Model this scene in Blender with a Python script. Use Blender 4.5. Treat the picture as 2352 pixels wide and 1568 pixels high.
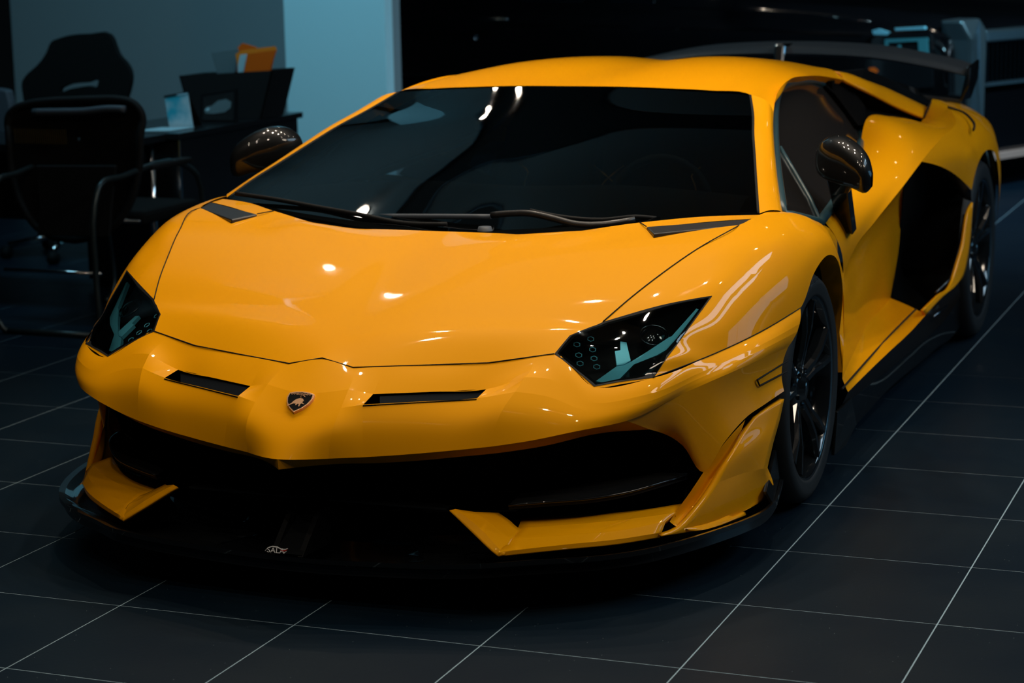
import bpy, bmesh, math, random
from math import sin, cos, pi, radians
import numpy as np
from mathutils import Vector, Matrix

for o in list(bpy.data.objects):
    bpy.data.objects.remove(o)
SC = bpy.context.scene
COL = SC.collection

# ---------------------------------------------------------------- camera
cd = bpy.data.cameras.new('camera')
cam = bpy.data.objects.new('camera', cd)
COL.objects.link(cam)
_r, _u, _f = [Vector(v) for v in ((0.9308,0.3651,-0.0187), (-0.0506,0.1794,0.9825), (-0.3621,0.9135,-0.1855))]
cam.matrix_world = Matrix(((_r.x, _u.x, -_f.x, 2.35513), (_r.y, _u.y, -_f.y, -5.77623), (_r.z, _u.z, -_f.z, 1.59375), (0, 0, 0, 1)))
cd.sensor_width = 36.0
cd.lens = 74.16853
cd.clip_start = 0.05
cd.clip_end = 200
cd.dof.use_dof = True
cd.dof.focus_distance = 5.35
cd.dof.aperture_fstop = 4.2
SC.camera = cam

# ---------------------------------------------------------------- world, lights, exposure
wd = bpy.data.worlds.new('World')
SC.world = wd
wd.use_nodes = True
wd.node_tree.nodes['Background'].inputs[0].default_value = (0.16, 0.32, 0.42, 1)
wd.node_tree.nodes['Background'].inputs[1].default_value = 0.03
SC.view_settings.view_transform = 'Standard'
SC.view_settings.look = 'None'
SC.view_settings.exposure = 0.0
SC.view_settings.gamma = 1.0
SC.view_settings.use_curve_mapping = False
SC.cycles.use_adaptive_sampling = True
SC.cycles.use_denoising = True
SC.cycles.max_bounces = 8
SC.cycles.sample_clamp_indirect = 4.0


def area_light(name, loc, target, size, power, color=(1, 1, 1), size_y=None, spread=180):
    l = bpy.data.lights.new(name, 'AREA')
    l.shape = 'RECTANGLE' if size_y else 'DISK'
    l.size = size
    if size_y:
        l.size_y = size_y
    l.energy = power
    l.color = color
    l.spread = radians(spread)
    o = bpy.data.objects.new(name, l)
    COL.objects.link(o)
    o.location = loc
    o.rotation_euler = (Vector(target) - Vector(loc)).to_track_quat('-Z', 'Y').to_euler()
    return o


#area_light('ceiling_key_light', (-0.3, 0.6, 3.9), (0.0, -0.7, 0.4), 1.1, 60, (1.0, 0.93, 0.84), spread=120)
#area_light('ceiling_fill_light', (1.6, -3.6, 4.2), (0.7, -0.6, 0.4), 1.6, 12, (1.0, 0.92, 0.84), spread=130)
#area_light('ceiling_side_light', (3.6, 1.8, 4.0), (1.2, 1.0, 0.3), 1.4, 35, (0.9, 0.95, 1.0), spread=130)
area_light('assumed_wall_light', (-2.9, 1.9, 4.2), (-2.6, 5.6, 1.0), 1.0, 56, (0.36, 0.8, 1.0), spread=140)  # assumed light on wall and pillar, no fixture modelled
area_light('flank_fill_light', (4.6, -0.6, 4.2), (0.9, 0.9, 0.4), 1.2, 24, (1.0, 0.84, 0.66), spread=120)  # added fill for the yellow car's flank, no fixture stands for it
area_light('added_uplight', (-3.4, 3.8, 3.3), (-3.2, 3.8, 4.4), 1.6, 9, (0.5, 0.85, 1.0), size_y=3.0)  # floating uplight, added so the ceiling reflects in the windscreen
area_light('rear_fill_light', (2.0, 5.6, 4.2), (0.2, 7.6, 0.9), 0.5, 90, (0.55, 0.85, 1.0), spread=110)  # added fill to brighten the black car's front, no lamp modelled there

# ---------------------------------------------------------------- materials
def mat(name, color, rough=0.5, metal=0.0, coat=0.0, spec=0.5, emit=None, estr=0.0, coat_rough=0.03):
    m = bpy.data.materials.new(name)
    m.use_nodes = True
    b = m.node_tree.nodes['Principled BSDF']
    b.inputs['Base Color'].default_value = (*color, 1)
    b.inputs['Roughness'].default_value = rough
    b.inputs['Metallic'].default_value = metal
    b.inputs['Coat Weight'].default_value = coat
    b.inputs['Coat Roughness'].default_value = coat_rough
    b.inputs['Specular IOR Level'].default_value = spec
    if emit:
        b.inputs['Emission Color'].default_value = (*emit, 1)
        b.inputs['Emission Strength'].default_value = estr
    return m


def noise_bump(m, scale, strength, dist=0.01, detail=4):
    nt = m.node_tree
    b = nt.nodes['Principled BSDF']
    g = nt.nodes.new('ShaderNodeNewGeometry')
    n = nt.nodes.new('ShaderNodeTexNoise')
    n.inputs['Scale'].default_value = scale
    n.inputs['Detail'].default_value = detail
    bp = nt.nodes.new('ShaderNodeBump')
    bp.inputs['Strength'].default_value = strength
    bp.inputs['Distance'].default_value = dist
    nt.links.new(g.outputs['Position'], n.inputs['Vector'])
    nt.links.new(n.outputs['Fac'], bp.inputs['Height'])
    nt.links.new(bp.outputs['Normal'], b.inputs['Normal'])
    return m


def noise_color(m, c1, c2, scale, lo=0.35, hi=0.65, detail=6):
    nt = m.node_tree
    b = nt.nodes['Principled BSDF']
    g = nt.nodes.new('ShaderNodeNewGeometry')
    n = nt.nodes.new('ShaderNodeTexNoise')
    n.inputs['Scale'].default_value = scale
    n.inputs['Detail'].default_value = detail
    r = nt.nodes.new('ShaderNodeValToRGB')
    r.color_ramp.elements[0].position = lo
    r.color_ramp.elements[0].color = (*c1, 1)
    r.color_ramp.elements[1].position = hi
    r.color_ramp.elements[1].color = (*c2, 1)
    nt.links.new(g.outputs['Position'], n.inputs['Vector'])
    nt.links.new(n.outputs['Fac'], r.inputs['Fac'])
    nt.links.new(r.outputs['Color'], b.inputs['Base Color'])
    return m


def glass(name, tint, ior=1.5):
    m = bpy.data.materials.new(name)
    m.use_nodes = True
    nt = m.node_tree
    nt.nodes.clear()
    out = nt.nodes.new('ShaderNodeOutputMaterial')
    mix = nt.nodes.new('ShaderNodeMixShader')
    tr = nt.nodes.new('ShaderNodeBsdfTransparent')
    gl = nt.nodes.new('ShaderNodeBsdfGlossy')
    fr = nt.nodes.new('ShaderNodeFresnel')
    fr.inputs[0].default_value = ior
    tr.inputs[0].default_value = (*tint, 1)
    gl.inputs['Roughness'].default_value = 0.015
    nt.links.new(fr.outputs[0], mix.inputs[0])
    nt.links.new(tr.outputs[0], mix.inputs[1])
    nt.links.new(gl.outputs[0], mix.inputs[2])
    nt.links.new(mix.outputs[0], out.inputs[0])
    return m


PAINT = mat('yellow_paint', (0.82, 0.345, 0.0), rough=0.5, metal=0.0, coat=0.55, spec=0.06)
BLACK = mat('black_gloss', (0.004, 0.005, 0.006), rough=0.4, spec=0.12, coat=0.8)
CARBON = mat('carbon', (0.012, 0.013, 0.015), rough=0.42, coat=0.25, coat_rough=0.12)
MATTE = mat('black_matte', (0.006, 0.007, 0.008), rough=0.7, spec=0.2)
VOID = mat('grille_dark', (0.0015, 0.0016, 0.0018), rough=0.9, spec=0.05)
SEAL = mat('rubber_seal', (0.016, 0.05, 0.065), rough=0.35)
RUBBER = noise_bump(mat('tyre_rubber', (0.008, 0.010, 0.012), rough=0.6, spec=0.35), 300, 0.15, 0.002)
RIM = mat('rim_black', (0.006, 0.008, 0.010), rough=0.12, coat=1.0)
WINGM = mat('wing_grey', (0.045, 0.05, 0.056), rough=0.4)
GREYPL = mat('grey_plastic', (0.05, 0.065, 0.085), rough=0.55)
CYANREFL = mat('lamp_cyan_reflection', (0.20, 0.80, 1.0), rough=0.4, metal=0.2)  # cyan of the reflected window light is put into this base colour
CHROME = mat('chrome', (0.62, 0.68, 0.72), rough=0.12, metal=1.0)
SKIRT = mat('carbon_yellow_reflection', (0.022, 0.013, 0.007), rough=0.3, coat=0.3)  # brown tint is the yellow paint's reflection, put into the black carbon's colour
DCHROME = mat('dark_chrome', (0.15, 0.19, 0.22), rough=0.2, metal=1.0)
GOLD = mat('gold_trim', (0.85, 0.50, 0.28), rough=0.35, metal=0.55)
WHITE = mat('white_print', (0.75, 0.78, 0.8), rough=0.5)
RED = mat('red_print', (0.5, 0.03, 0.02), rough=0.5)
AMBER = mat('amber_lamp', (0.75, 0.13, 0.01), rough=0.3)
PIPING = mat('orange_piping', (1.0, 0.5, 0.1), rough=0.6)
LENS = glass('lens_glass', (0.62, 0.72, 0.75), 1.5)
WGLASS = glass('tinted_windscreen', (0.22, 0.26, 0.27), 1.6)
SGLASS = mat('tinted_side_glass', (0.016, 0.015, 0.015), rough=0.08, spec=0.5)

# ---------------------------------------------------------------- helpers
def spl(P, n, br=(), closed=False):
    """non-uniform Hermite spline through the points P (k,3), n steps per span, tangent broken at br"""
    P = np.asarray(P, float)
    k = len(P)
    d = np.linalg.norm(np.diff(P, axis=0), axis=1)
    d = np.maximum(d, 1e-6)
    s = np.diff(P, axis=0) / d[:, None]
    cut = set(br) | {0, k - 1}
    tin = np.zeros_like(P)
    tout = np.zeros_like(P)
    for i in range(k):
        if i in cut:
            if i < k - 1:
                tout[i] = s[i]
            if i > 0:
                tin[i] = s[i - 1]
        else:
            w = d[i] / (d[i - 1] + d[i])
            t = s[i - 1] * w + s[i] * (1 - w)
            tin[i] = tout[i] = t
    for i in range(k - 1):     # quadratic ends
        if i in cut and (i + 1) not in cut:
            tout[i] = 1.5 * s[i] - 0.5 * tin[i + 1]
        elif (i + 1) in cut and i not in cut:
            tin[i + 1] = 1.5 * s[i] - 0.5 * tout[i]
    out = []
    for i in range(k - 1):
        for j in range(n):
            t = j / n
            h00 = 2 * t**3 - 3 * t**2 + 1
            h10 = t**3 - 2 * t**2 + t
            h01 = -2 * t**3 + 3 * t**2
            h11 = t**3 - t**2
            out.append(h00 * P[i] + h10 * d[i] * tout[i] + h01 * P[i + 1] + h11 * d[i] * tin[i + 1])
    out.append(P[-1])
    return np.array(out)


def link(name, me, m, parent=None, smooth=True):
    if m is not None:
        me.materials.append(m)
    if smooth:
        me.polygons.foreach_set('use_smooth', [True] * len(me.polygons))
    o = bpy.data.objects.new(name, me)
    COL.objects.link(o)
    if parent is not None:
        o.parent = parent
    return o


def raw(name, V, F, m, parent=None, smooth=False, sharp=None):
    me = bpy.data.meshes.new(name)
    me.from_pydata([tuple(map(float, v)) for v in V], [], F)
    me.update()
    if sharp:
        sh = {tuple(sorted(e)) for e in sharp}
        at = me.attributes.new('sharp_edge', 'BOOLEAN', 'EDGE')
        at.data.foreach_set('value', [tuple(sorted(e.vertices)) in sh for e in me.edges])
    return link(name, me, m, parent, smooth)


def grid_data(G, n=6, rb=(), cb=(), r0=0, r1=0, c0=0, c1=0, holes=()):
    """dense surface through a control grid; r0,r1,c0,c1 drop ghost rows/columns after interpolation"""
    G = np.asarray(G, float)
    nr, nc = G.shape[:2]
    A = np.array([spl(G[i], n, cb) for i in range(nr)])
    B = np.array([spl(A[:, j], n, rb) for j in range(A.shape[1])]).transpose(1, 0, 2)
    R, Cn = B.shape[:2]
    lo_r, hi_r, lo_c, hi_c = r0 * n, R - 1 - r1 * n, c0 * n, Cn - 1 - c1 * n
    V = B.reshape(-1, 3)
    F = []
    used = {}
    hs = set(holes)
    def vi(i, j):
        k = i * Cn + j
        if k not in used:
            used[k] = len(used)
        return used[k]
    for i in range(lo_r, hi_r):
        for j in range(lo_c, hi_c):
            if (i // n, j // n) in hs:
                continue
            F.append((vi(i, j), vi(i, j + 1), vi(i + 1, j + 1), vi(i + 1, j)))
    sharp = []
    for r in rb:
        i = r * n
        for j in range(lo_c, hi_c):
            if i * Cn + j in used and i * Cn + j + 1 in used:
                sharp.append((used[i * Cn + j], used[i * Cn + j + 1]))
    for c in cb:
        j = c * n
        for i in range(lo_r, hi_r):
            if i * Cn + j in used and (i + 1) * Cn + j in used:
                sharp.append((used[i * Cn + j], used[(i + 1) * Cn + j]))
    VV = [None] * len(used)
    for k, v in used.items():
        VV[v] = V[k]
    return VV, F, sharp


def mirror(V, F):
    return [(-v[0], v[1], v[2]) for v in V], [tuple(reversed(f)) for f in F]


def fullw(rows):
    """half grid (centre column first) -> full-width grid"""
    return [[(-p[0], p[1], p[2]) for p in reversed(r[1:])] + list(r) for r in rows]


def thick(o, t, off=-1):
    md = o.modifiers.new('thickness', 'SOLIDIFY')
    md.thickness = t
    md.offset = off
    md.use_even_offset = False
    return o


def patch(name, G, m, parent, n=6, sides=(1,), t=0.0, flip=False, cut=None, label=None, **k):
    V, F, sh = grid_data(G, n, **k)
    if flip:
        F = [tuple(reversed(f)) for f in F]
    outs = []
    for s in sides:
        v, f = (V, F) if s > 0 else mirror(V, F)
        o = raw(name, v, f, m, parent, True, sh)
        if cut:
            for poly, d, keep in cut:
                pp = [Vector((q[0] * s, q[1], q[2])) for q in poly]
                cut_poly(o.data, pp, Vector((d[0] * s, d[1], d[2])), keep)
        if t:
            thick(o, t)
        if label:
            o['label'] = label
        outs.append(o)
    return outs


def cut_poly(me, poly, d, keep='outside'):
    """split the mesh along a convex outline seen along d, keep one side"""
    bm = bmesh.new()
    bm.from_mesh(me)
    c = sum(poly, Vector()) / len(poly)
    planes = []
    for i in range(len(poly)):
        a, b = poly[i], poly[(i + 1) % len(poly)]
        nn = (b - a).cross(d).normalized()
        if nn.dot(c - a) > 0:
            nn = -nn
        planes.append((a, nn))
    for a, nn in planes:
        near = [f for f in bm.faces if (f.calc_center_median() - c).length < 0.9]
        geom = set(near)
        for f in near:
            geom.update(f.edges)
            geom.update(f.verts)
        bmesh.ops.bisect_plane(bm, geom=list(geom), plane_co=a, plane_no=nn, dist=1e-5)
    kill = []
    for f in bm.faces:
        q = f.calc_center_median()
        ins = (q - c).length < 0.9 and all((q - a).dot(nn) < 0 for a, nn in planes)
        if ins == (keep == 'outside'):
            kill.append(f)
    bmesh.ops.delete(bm, geom=kill, context='FACES')
    bm.to_mesh(me)
    bm.free()


def tube_data(P, r, sides=8, closed=False, r_end=None):
    P = [Vector(p) for p in P]
    k = len(P)
    V, F = [], []
    prev = None
    for i in range(k):
        if closed:
            t = (P[(i + 1) % k] - P[i - 1]).normalized()
        else:
            t = (P[min(i + 1, k - 1)] - P[max(i - 1, 0)]).normalized()
        up = prev if prev is not None else (Vector((0, 0, 1)) if abs(t.z) < 0.9 else Vector((1, 0, 0)))
        a = t.cross(up)
        if a.length < 1e-6:
            a = t.orthogonal()
        a.normalize()
        b = a.cross(t).normalized()
        prev = b
        rr = r if r_end is None else r + (r_end - r) * i / max(1, k - 1)
        for s in range(sides):
            w = 2 * pi * s / sides
            V.append(P[i] + a * (rr * cos(w)) + b * (rr * sin(w)))
    m = k if closed else k - 1
    for i in range(m):
        for s in range(sides):
            i2 = (i + 1) % k
            F.append((i * sides + s, i * sides + (s + 1) % sides, i2 * sides + (s + 1) % sides, i2 * sides + s))
    if not closed:
        F.append(tuple(range(sides))[::-1])
        F.append(tuple((k - 1) * sides + s for s in range(sides)))
    return V, F


def tube(name, P, r, m, parent, sides=8, closed=False, n=0, both=False, r_end=None, br=()):
    if n:
        P = spl(P, n, br)
    outs = []
    for s in ((1, -1) if both else (1,)):
        V, F = tube_data([(p[0] * s, p[1], p[2]) for p in P], r, sides, closed, r_end)
        if s > 0:
            F = [tuple(reversed(f)) for f in F]
        outs.append(raw(name, V, F, m, parent, True))
    return outs


def box_data(lo, hi):
    x0, y0, z0 = lo
    x1, y1, z1 = hi
    V = [(x0, y0, z0), (x1, y0, z0), (x1, y1, z0), (x0, y1, z0), (x0, y0, z1), (x1, y0, z1), (x1, y1, z1), (x0, y1, z1)]
    F = [(0, 3, 2, 1), (4, 5, 6, 7), (0, 1, 5, 4), (1, 2, 6, 5), (2, 3, 7, 6), (3, 0, 4, 7)]
    return V, F


def box(name, lo, hi, m, parent=None, bevel=0.0, seg=2):
    V, F = box_data(lo, hi)
    o = raw(name, V, F, m, parent)
    if bevel:
        md = o.modifiers.new('bevel', 'BEVEL')
        md.width = bevel
        md.segments = seg
        md.limit_method = 'ANGLE'
    return o


def prism(name, poly, d, m, parent, s=1, bevel=0.0, smooth=False):
    """closed outline (any plane) pushed through by vector d"""
    k = len(poly)
    A = [(p[0] * s, p[1], p[2]) for p in poly]
    d = (d[0] * s, d[1], d[2])
    B = [(p[0] + d[0], p[1] + d[1], p[2] + d[2]) for p in A]
    F = [tuple(range(k)), tuple(reversed(range(k, 2 * k)))]
    F += [(i, i + k, (i + 1) % k + k, (i + 1) % k) for i in range(k)]
    me = bpy.data.meshes.new(name)
    me.from_pydata(A + B, [], F)
    me.update()
    bm = bmesh.new()
    bm.from_mesh(me)
    bmesh.ops.recalc_face_normals(bm, faces=bm.faces)
    bm.to_mesh(me)
    bm.free()
    o = link(name, me, m, parent, smooth)
    if bevel:
        md = o.modifiers.new('bevel', 'BEVEL')
        md.width = bevel
        md.segments = 2
        md.limit_method = 'ANGLE'
    return o


def lathe(name, prof, m, parent, axis='x', loc=(0, 0, 0), seg=48, smooth=True, arc=None):
    """profile of (axial, radius) pairs turned about an axis"""
    V, F = [], []
    k = len(prof)
    for i in range(seg):
        w = 2 * pi * i / seg
        for a_, r_ in prof:
            if axis == 'x':
                V.append((loc[0] + a_, loc[1] + r_ * cos(w), loc[2] + r_ * sin(w)))
            elif axis == 'z':
                V.append((loc[0] + r_ * cos(w), loc[1] + r_ * sin(w), loc[2] + a_))
            else:
                V.append((loc[0] + r_ * cos(w), loc[1] + a_, loc[2] + r_ * sin(w)))
    for i in range(seg):
        i2 = (i + 1) % seg
        for j in range(k - 1):
            F.append((i * k + j, i * k + j + 1, i2 * k + j + 1, i2 * k + j))
    o = raw(name, V, F, m, parent, smooth)
    bm = bmesh.new()
    bm.from_mesh(o.data)
    bmesh.ops.remove_doubles(bm, verts=bm.verts, dist=1e-5)
    bmesh.ops.recalc_face_normals(bm, faces=bm.faces)
    bm.to_mesh(o.data)
    bm.free()
    return o


def thing(name, label, cat, loc=(0, 0, 0), group=None):
    o = bpy.data.objects.new(name, None)
    o.empty_display_size = 0.2
    COL.objects.link(o)
    o.location = loc
    o['label'] = label
    o['category'] = cat
    if group:
        o['group'] = group
    return o


def tag(o, label, cat, group=None):
    o['label'] = label
    o['category'] = cat
    if group:
        o['group'] = group
    return o


def struct(o):
    o['kind'] = 'structure'
    return o


def lerp(a_, b_, t):
    return tuple(a_[i] + (b_[i] - a_[i]) * t for i in range(3))


def add(p, q):
    return tuple(p[i] + q[i] for i in range(3))


# ---------------------------------------------------------------- floor of separate tiles
TS = 0.4825
TH = -0.00081
OX, OY = -0.40713, -1.95578
GROUT = mat('grout', (0.20, 0.31, 0.38), rough=0.8)
TILE = noise_color(mat('floor_tile', (0.02, 0.03, 0.035), rough=0.4, spec=0.16), (0.0015, 0.008, 0.017), (0.005, 0.012, 0.020), 2.2)
_nt = TILE.node_tree
_g = _nt.nodes.new('ShaderNodeNewGeometry')
_v = _nt.nodes.new('ShaderNodeTexVoronoi')
_v.inputs['Scale'].default_value = 38
_v.inputs['Randomness'].default_value = 1.0
_lt = _nt.nodes.new('ShaderNodeMath')
_lt.operation = 'LESS_THAN'
_lt.inputs[1].default_value = 0.035
_mx = _nt.nodes.new('ShaderNodeMix')
_mx.data_type = 'RGBA'
_mx.inputs[7].default_value = (0.16, 0.21, 0.23, 1)
_base = _nt.nodes['Principled BSDF'].inputs['Base Color'].links[0].from_socket
_nt.links.new(_g.outputs['Position'], _v.inputs['Vector'])
_nt.links.new(_v.outputs['Distance'], _lt.inputs[0])
_nt.links.new(_lt.outputs[0], _mx.inputs[0])
_nt.links.new(_base, _mx.inputs[6])
_nt.links.new(_mx.outputs[2], _nt.nodes['Principled BSDF'].inputs['Base Color'])
_n2 = _nt.nodes.new('ShaderNodeTexNoise')
_n2.inputs['Scale'].default_value = 60
_n2.inputs['Detail'].default_value = 3
_bp = _nt.nodes.new('ShaderNodeBump')
_bp.inputs['Strength'].default_value = 0.12
_bp.inputs['Distance'].default_value = 0.002
_nt.links.new(_g.outputs['Position'], _n2.inputs['Vector'])
_nt.links.new(_n2.outputs['Fac'], _bp.inputs['Height'])
_nt.links.new(_bp.outputs['Normal'], _nt.nodes['Principled BSDF'].inputs['Normal'])

floor = box('floor', (-9, -9, -0.06), (12, 19, -0.0008), GROUT)
struct(floor)
COLW = [(-0.0012, 0.0), (0.0, 0.0)]


def tile_corner(i, j):
    a_, b_ = i * TS + OX, j * TS + OY
    return (a_ * cos(TH) - b_ * sin(TH), a_ * sin(TH) + b_ * cos(TH))


_h = TS / 2 - 0.0018
_c = 0.0005
_tv = [(-_h, -_h, -0.02), (_h, -_h, -0.02), (_h, _h, -0.02), (-_h, _h, -0.02),
       (-_h, -_h, -_c), (_h, -_h, -_c), (_h, _h, -_c), (-_h, _h, -_c),
       (-_h + _c, -_h + _c, 0), (_h - _c, -_h + _c, 0), (_h - _c, _h - _c, 0), (-_h + _c, _h - _c, 0)]
_tf = [(0, 1, 5, 4), (1, 2, 6, 5), (2, 3, 7, 6), (3, 0, 4, 7), (4, 5, 9, 8), (5, 6, 10, 9), (6, 7, 11, 10), (7, 4, 8, 11), (8, 9, 10, 11)]
_tm = bpy.data.meshes.new('tile')
_tm.from_pydata(_tv, [], _tf)
_tm.materials.append(TILE)
_cl = Vector((2.35513, -5.77623, 1.59375))
_vis, _rest = [], []
for i in range(-18, 26):
    for j in range(-14, 44):
        x, y = tile_corner(i + 0.5, j + 0.5)
        if not (-8.6 < x < 11.6 and -8.6 < y < 18.6):
            continue
        q = Vector((x, y, 0)) - _cl
        X, Y, Z = q.dot(_r), q.dot(_u), q.dot(_f)
        if Z > 1:
            sx, sy = X / Z * 4.12047, Y / Z * 4.12047
            # a little wider than the frame, so a step to the side still finds real tiles
            under = -0.9 < x < 0.9 and -0.9 < y < 3.4
            if abs(sx) < 1.12 and abs(sy) < 0.8 and not under:
                _vis.append((Z, x, y))
                continue
        _rest.append((x, y))
_vis.sort()
for k, (Z, x, y) in enumerate(_vis):
    if k < 296:
        o = bpy.data.objects.new('tile', _tm)
        COL.objects.link(o)
        o.parent = floor
        o.location = (x, y, 0)
        o.rotation_euler = (0, 0, TH)
    else:
        _rest.append((x, y))
_V, _F = [], []
for x, y in _rest:
    b0 = len(_V)
    for v in _tv:
        _V.append((x + v[0] * cos(TH) - v[1] * sin(TH), y + v[0] * sin(TH) + v[1] * cos(TH), v[2]))
    _F += [tuple(b0 + q for q in f) for f in _tf]
_o = raw('more_tiles', _V, _F, TILE, floor)
_o['kind'] = 'stuff'

# ---------------------------------------------------------------- walls, pillar, ceiling
WALL = noise_bump(mat('grey_wall', (0.20, 0.27, 0.30), rough=0.85), 60, 0.1, 0.003)
PILLAR = noise_bump(mat('pale_pillar', (0.50, 0.86, 0.97), rough=0.7), 60, 0.08, 0.003)
DWALL = mat('dark_wall', (0.006, 0.007, 0.008), rough=0.8)
CEIL = mat('dark_ceiling', (0.03, 0.035, 0.04), rough=0.9)
struct(box('ceiling', (-9, -9, 4.4), (12, 19, 4.5), CEIL))
struct(box('wall_left', (-9.2, -9, 0), (-9, 19, 4.4), DWALL))
struct(box('wall_back', (-9, 18.9, 0), (12, 19.1, 4.4), DWALL))
struct(box('wall_right', (12, -9, 0), (12.2, 19, 4.4), DWALL))
struct(box('wall_front', (-9, -9.2, 0), (12, -9, 4.4), DWALL))

SOFF = mat('soffit_panel', (0.30, 0.36, 0.38), rough=.8)
for k, (x, y, r_, wd) in enumerate(((-4.45, 3.55, 2.25, 'over the desks'), (0.2, 2.7, 2.2, 'over the yellow car'))):  # assumed rafts, unseen, put up to reflect in the windscreen
    t = thing('assumed_raft', 'assumed round grey ceiling raft ' + wd, 'ceiling panel', (x, y, 4.36))
    lathe('raft_panel', [(0, 0), (0, r_), (.04, r_), (.04, 0)], SOFF, t, 'z', (0, 0, 0), 64, False)
    raw('raft_rim', *tube_data([(r_ * cos(w), r_ * sin(w), .0) for w in np.linspace(0, 2 * pi, 65)[:-1]], .012, 6, True), DCHROME, t, True)

# ================================================================ THE YELLOW CAR
car = thing('sports_car', 'low yellow wedge-shaped sports car with black rear wing, filling the foreground', 'car')
B2 = (1, -1)

# key points shared by neighbouring panels (x > 0 half)
S0, S2p, S1p = (0, -1.125, 0.58), (0.089, -1.135, 0.563), (0.415, -1.038, 0.574)
HC, HB, HT = (0.568, -0.985, 0.595), (0.585, -0.92, 0.63), (0.648, -0.846, 0.655)
HD, HE, HE2, HTIP = (0.687, -1.031, 0.529), (0.81, -0.944, 0.541), (0.823, -0.87, 0.591), (0.872, -0.632, 0.703)
SEAM = [HT, (0.683, -0.755, 0.696), (0.725, -0.634, 0.74), (0.781, -0.47, 0.79), (0.837, -0.268, 0.827), (0.85, -0.085, 0.836)]
FS = [HE, (0.89, -0.75, 0.56), (0.95, -0.57, 0.579), (1.005, -0.24, 0.605)]          # bumper / fender seam
CR = [(0.775, -1.045, 0.453), (0.865,-0.8718,0.4901), (0.945,-0.7131,0.5175), (1,-0.3516,0.5185)]   # character crease under it
LIP = [(0, -1.383, 0.381), (0.11, -1.33, 0.378), (0.191, -1.303, 0.381), (0.292, -1.277, 0.389), (0.40, -1.25, 0.40), (0.487, -1.217, 0.408), (0.58, -1.177, 0.421), (0.671, -1.135, 0.439), CR[0]]

# ---- hood
def hood_row(c, o, crown=0.010):
    return [add(lerp(c, o, s), (0, 0, crown * 4 * s * (1 - s))) for s in (0, .17, .4, .68, .86, 1)]
outer = [HB, SEAM[0], SEAM[1], SEAM[2], SEAM[3], SEAM[4]]
hood_rows = [[S0, S2p, (0.24, -1.09, 0.567), S1p, (0.50, -1.008, 0.587), HC]]
for (yc, o_) in zip((-1.04, -0.955, -0.86, -0.74, -0.60, -0.47), outer):
    t_ = (yc + 1.125) / 0.74
    hood_rows.append(hood_row((0, yc, 0.58 + 0.223 * t_ + 0.06 * t_ * (1 - t_)), o_))
hood_rows.append([(0, -0.385, 0.803), (0.16, -0.384, 0.803), (0.298, -0.381, 0.802), (0.565, -0.288, 0.832), (0.72, -0.165, 0.838), SEAM[5]])
HV = [(0.643, -0.407, 0.819), (0.598, -0.333, 0.827), (0.858, -0.150, 0.834), (0.836, -0.250, 0.827)]
patch('hood', fullw(hood_rows), PAINT, car, n=7, cut=[([add(p, (0, 0, 0)) for p in HV], (0, 0.1, 1), 'outside'), ([(-p[0], p[1], p[2]) for p in HV], (0, 0.1, 1), 'outside')])
for s in B2:
    v = prism('hood_vent', [add(p, (0, 0, 0.0005)) for p in HV], (0, 0, -0.018), CARBON, car, s, 0.003)

# ---- nose / front bumper skin
nose = [
    [S0, (0, -1.18, .548), (0, -1.235, .514), (0, -1.293, .467), (0, -1.345, .425), LIP[0]],
    [S2p, (.104, -1.166, .547), (.112, -1.212, .525), (.118, -1.268, .4905), (.117, -1.321, .441), LIP[1]],
    [(.17, -1.115, .566), (.17, -1.15, .543), (.17, -1.194, .513), (.172, -1.255, .500), (.184, -1.289, .447), LIP[2]],
    [(.30, -1.073, .570), (.30, -1.11, .546), (.30, -1.148, .517), (.30, -1.212, .506), (.298, -1.254, .455), LIP[3]],
    [S1p, (.425, -1.065, .551), (.432, -1.101, .522), (.434, -1.165, .513), (.425, -1.217, .465), LIP[4]],
    [(.515, -1.002, .589), (.528, -1.033, .571), (.527, -1.084, .554), (.520, -1.131, .527), (.500, -1.190, .476), LIP[5]],
    [HC, (.58, -1.02, .573), (.588, -1.06, .547), (.59, -1.105, .515), (.587, -1.152, .469), LIP[6]],
    [HD, (.69, -1.052, .515), (.69, -1.072, .50), (.69, -1.092, .483), (.684, -1.115, .463), LIP[7]],
    [HE, (.808, -.972, .524), (.803, -.996, .508), (.797, -1.016, .49), (.788, -1.034, .472), CR[0]],
]
for t_ in (1, 2, 3):
    a0, a1 = FS[t_], CR[t_]
    nose.append([a0] + [add(lerp(a0, a1, s), (0.012 * 4 * s * (1 - s), 0, 0)) for s in (.2, .4, .6, .8)] + [a1])
rows = [[c[i] for c in nose] for i in range(6)]
nc = 12
full = fullw(rows)
hol = [(2, (nc - 1) + 2), (2, (nc - 1) + 3), (2, (nc - 1) - 3), (2, (nc - 1) - 4)]
bumper = patch('front_bumper', full, PAINT, car, n=7, rb=(2, 3), cb=(11 - 5, 11 - 2, 11 - 1, 11 + 1, 11 + 2, 11 + 5), holes=hol, flip=False)[0]
UND = [(0,-1.3805,0.3548), (0.11, -1.29, 0.355), (0.20, -1.262, 0.357), (0.30, -1.235, 0.364), (0.40, -1.205, 0.374), (0.49, -1.17, 0.382), (0.575, -1.125, 0.392), (0.69,-0.9577,0.3985), (0.8,-0.941,0.41)]
patch('bumper_underside', fullw([LIP, [lerp(LIP[i], UND[i], .6) for i in range(9)], UND]), PAINT, bumper, n=5, cb=(8,))

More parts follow.
